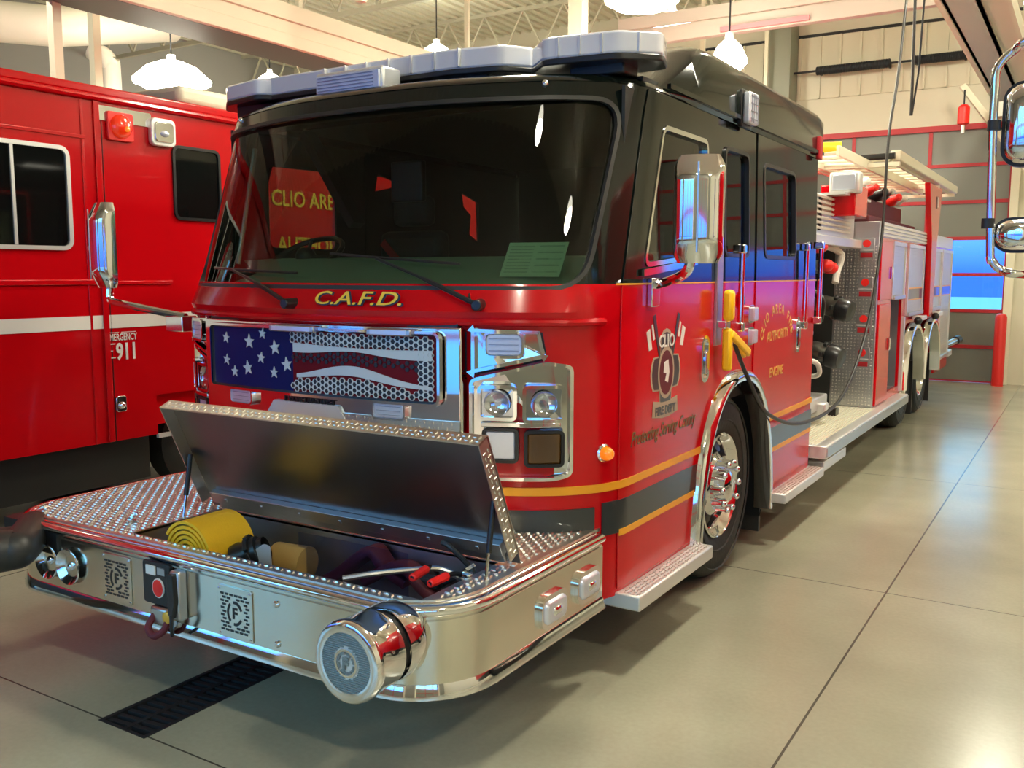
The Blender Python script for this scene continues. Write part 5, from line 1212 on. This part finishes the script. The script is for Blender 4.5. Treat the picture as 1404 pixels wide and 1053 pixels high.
o = MB().tube([(1.68, 4.98, CZ), (1.66, 5.0, 4.0), (1.64, 5.02, 3.4), (1.605, 5.012, 3.06)], .008, 8).build('hanging_cord', IRON); tag(o, 'thinner black cord hanging just right of the thicker one', 'cord', 'free hanging cords')
# ceiling trusses, pipes and ducts
STEELC = mat('cream_steel', (.50, .47, .36), .5)
def truss(y, z0=5.75, nm='roof_truss', lab=None):
    b = MB().box(WX0, WX1, y - .03, y + .03, z0, z0 + .07).box(WX0, WX1, y - .03, y + .03, CZ - .1, CZ - .03); x = WX0 + .2; k = 0
    while x < WX1 - .9: b.bar((x, y, z0 + .05), (x + .42, y, CZ - .08), .03, .03); b.bar((x + .42, y, CZ - .08), (x + .84, y, z0 + .05), .03, .03); x += .84
    o = b.build(nm, STEELC, smooth=0); return tag(o, lab, 'roof truss', 'roof trusses')
for y, w_ in ((-3, 'nearest the front doors'), (0.6, 'above the windscreen of the engine'), (4.2, 'above the pump area of the engine'), (8.0, 'above the rear axles of the engine'), (11.6, 'nearest the rear wall')): truss(y, lab='cream open-web steel roof truss ' + w_)
def duct(P, r, nm, lab, cat, m=DUCT): return tag(MB().tube(P, r, 20).build(nm, m, smooth=50), lab, cat)
duct([(-9.6, 3.0, 4.95), (-9.0, 4.2, 5.0), (-9.0, 6.1, 5.45)], .26, 'ventilation_duct', 'thick round white duct sloping up above the ambulance', 'duct'); duct(spline([(-9.2, 4.9, 4.85), (-9.0, 5.0, 4.7), (-9.0, 5.05, 4.2), (-9.0, 5.05, 0.0)]), .13, 'exhaust_pipe', 'white pipe bending down behind the ambulance roof', 'pipe')
for x, y, r, l in ((-5.55, 2.0, .045, 'nearest the left edge of the photo'), (-7.4, 3.7, .05, 'just right of the thick white duct'), (-3.56, 4.1, .04, 'over the left end of the light bar'), (-1.45, 4.5, .05, 'left of the bright ceiling lamp')):
    tag(MB().box(x - r, x + r, y - r, y + r, 3.3 if x < -5 else 4.5, CZ).build('hanger_post', CREAMP), 'cream vertical hanger post ' + l, 'hanger', 'ceiling hanger posts')
tag(MB().box(-2.46, -2.28, 6.5, 6.66, 3.9, CZ).build('steel_column', CREAMP), 'wide pale column rising behind the right roof light of the cab', 'column')
for k, (a, c) in enumerate((((-13.3, 2, 3.6), (-13.3, 13, 3.6)),)): tag(MB().bar(a, c, .12, .2).build('wall_rail', IRON), 'dark rail along the far left wall above the ambulance', 'rail')
# lamps
LBULB = mat('lamp_housing', (.6, .6, .58), .4, metal=.5)
def lamp(x, y, z, lab, s=1.0, hung=True):
    t = empty('high_bay_lamp', (x, y, z), lab, 'ceiling lamp', 'round high bay lamps')
    MB().lathe([(0, .30 * s), (.04, .31 * s), (.20, .20 * s), (.27, .10 * s)], (x, y, z), (0, 0, 1), 28).build('lamp_refractor', LAMPG, t, smooth=50); MB().lathe([(.26, .06), (.36, .05), (.38, .001)], (x, y, z), (0, 0, 1), 20).build('lamp_housing', LBULB, t, smooth=50)
    MB().lathe([(.01, .29 * s), (-.06, .22 * s), (-.09, .001)], (x, y, z), (0, 0, 1), 28).build('lamp_diffuser', LAMPM, t, smooth=60)
    MB().cyl((x, y, z + .36), (x, y, CZ - .045), .01, n=6).build('lamp_chain', IRON, t)
LAMPS = [(-.86, 7.55, 4.22, 'bright lamp seen just above the sloped front of the raised cab roof', .7), (-1.25, 5.9, 4.60, 'very bright lamp at the top centre, right above the corner roof light', 1.3), (-7.4, 4.8, 4.2, 'very bright lamp glowing just above the ambulance roof', 1.6)]
for x, y in ((2.2, 1.2), (2.2, -3.4), (2.2, 5.6), (2.2, 9.8), (-1.2, 3.3), (-2.6, 10.0), (-6.6, .9), (-6.8, 9.8), (6.0, -3.4), (6.0, 2), (6.0, 8), (-11, 10)):
    LAMPS.append((x, y, 5.35, 'round ceiling lamp hanging %s' % ('over the aisle right of the engine' if x == 2.2 else 'over the engine and the gap beside it' if -3 < x < 0 else 'over the left bays' if x < 0 else 'over the right bay')))
for k, a in enumerate(LAMPS): lamp(*(a if a[:2] != (2.2, -3.4) else a + (.6,)))
# outside: snowy ground and trees beyond the doors
tag(MB().box(-60, 60, -70, -5.4, -.16, -.10).box(-60, 60, 13.6, 80, -.16, -.10).build('snowy_ground', mat('snow', (.22, .32, .50), .8)), 'snowy ground outside the garage doors', 'ground', kind='stuff')
# world: dusk sky
W = bpy.data.worlds.new('dusk'); SC.world = W; W.use_nodes = True; nt = W.node_tree; bg = nt.nodes['Background']
tc = nt.nodes.new('ShaderNodeTexCoord'); sp_ = nt.nodes.new('ShaderNodeSeparateXYZ'); rp = nt.nodes.new('ShaderNodeValToRGB'); nt.links.new(tc.outputs['Generated'], sp_.inputs[0]); nt.links.new(sp_.outputs['Z'], rp.inputs['Fac']); nt.links.new(rp.outputs['Color'], bg.inputs['Color'])
rp.color_ramp.elements[0].position = .0; rp.color_ramp.elements[0].color = (.02, .09, .60, 1); rp.color_ramp.elements[1].position = .20; rp.color_ramp.elements[1].color = (.28, .75, 1.0, 1); bg.inputs['Strength'].default_value = 1.6
# keep the hierarchy at thing > part > sub-part
def depth(o):
    n = 0
    while o.parent is not None: o = o.parent; n += 1
    return n
for o in list(COL.objects):
    while depth(o) > 2: o.parent = o.parent.parent
# camera
cam = bpy.data.cameras.new('camera'); co = bpy.data.objects.new('camera', cam); COL.objects.link(co); SC.camera = co
cam.sensor_width = 36; cam.lens = 1275 / 1404 * 36; cam.clip_end = 300
f = 1275.; VY = Vector((1498 - 702, -(376 - 526.5), -f)).normalized(); VX = -Vector((-1371 - 702, -(371 - 526.5), -f)); VX = (VX - VX.dot(VY) * VY).normalized(); VZ = VX.cross(VY)
Rm = Matrix((VX, VY, VZ)); co.matrix_world = Matrix.Translation((2.97, -3.5, 1.75)) @ Rm.to_4x4()
SC.view_settings.view_transform = 'Standard'; SC.view_settings.look = 'None'; SC.view_settings.gamma = 1; SC.view_settings.use_curve_mapping = False; SC.view_settings.exposure = 1.25
SC.cycles.max_bounces = 8; SC.cycles.transparent_max_bounces = 12; SC.cycles.use_denoising = True; SC.cycles.sample_clamp_indirect = 6
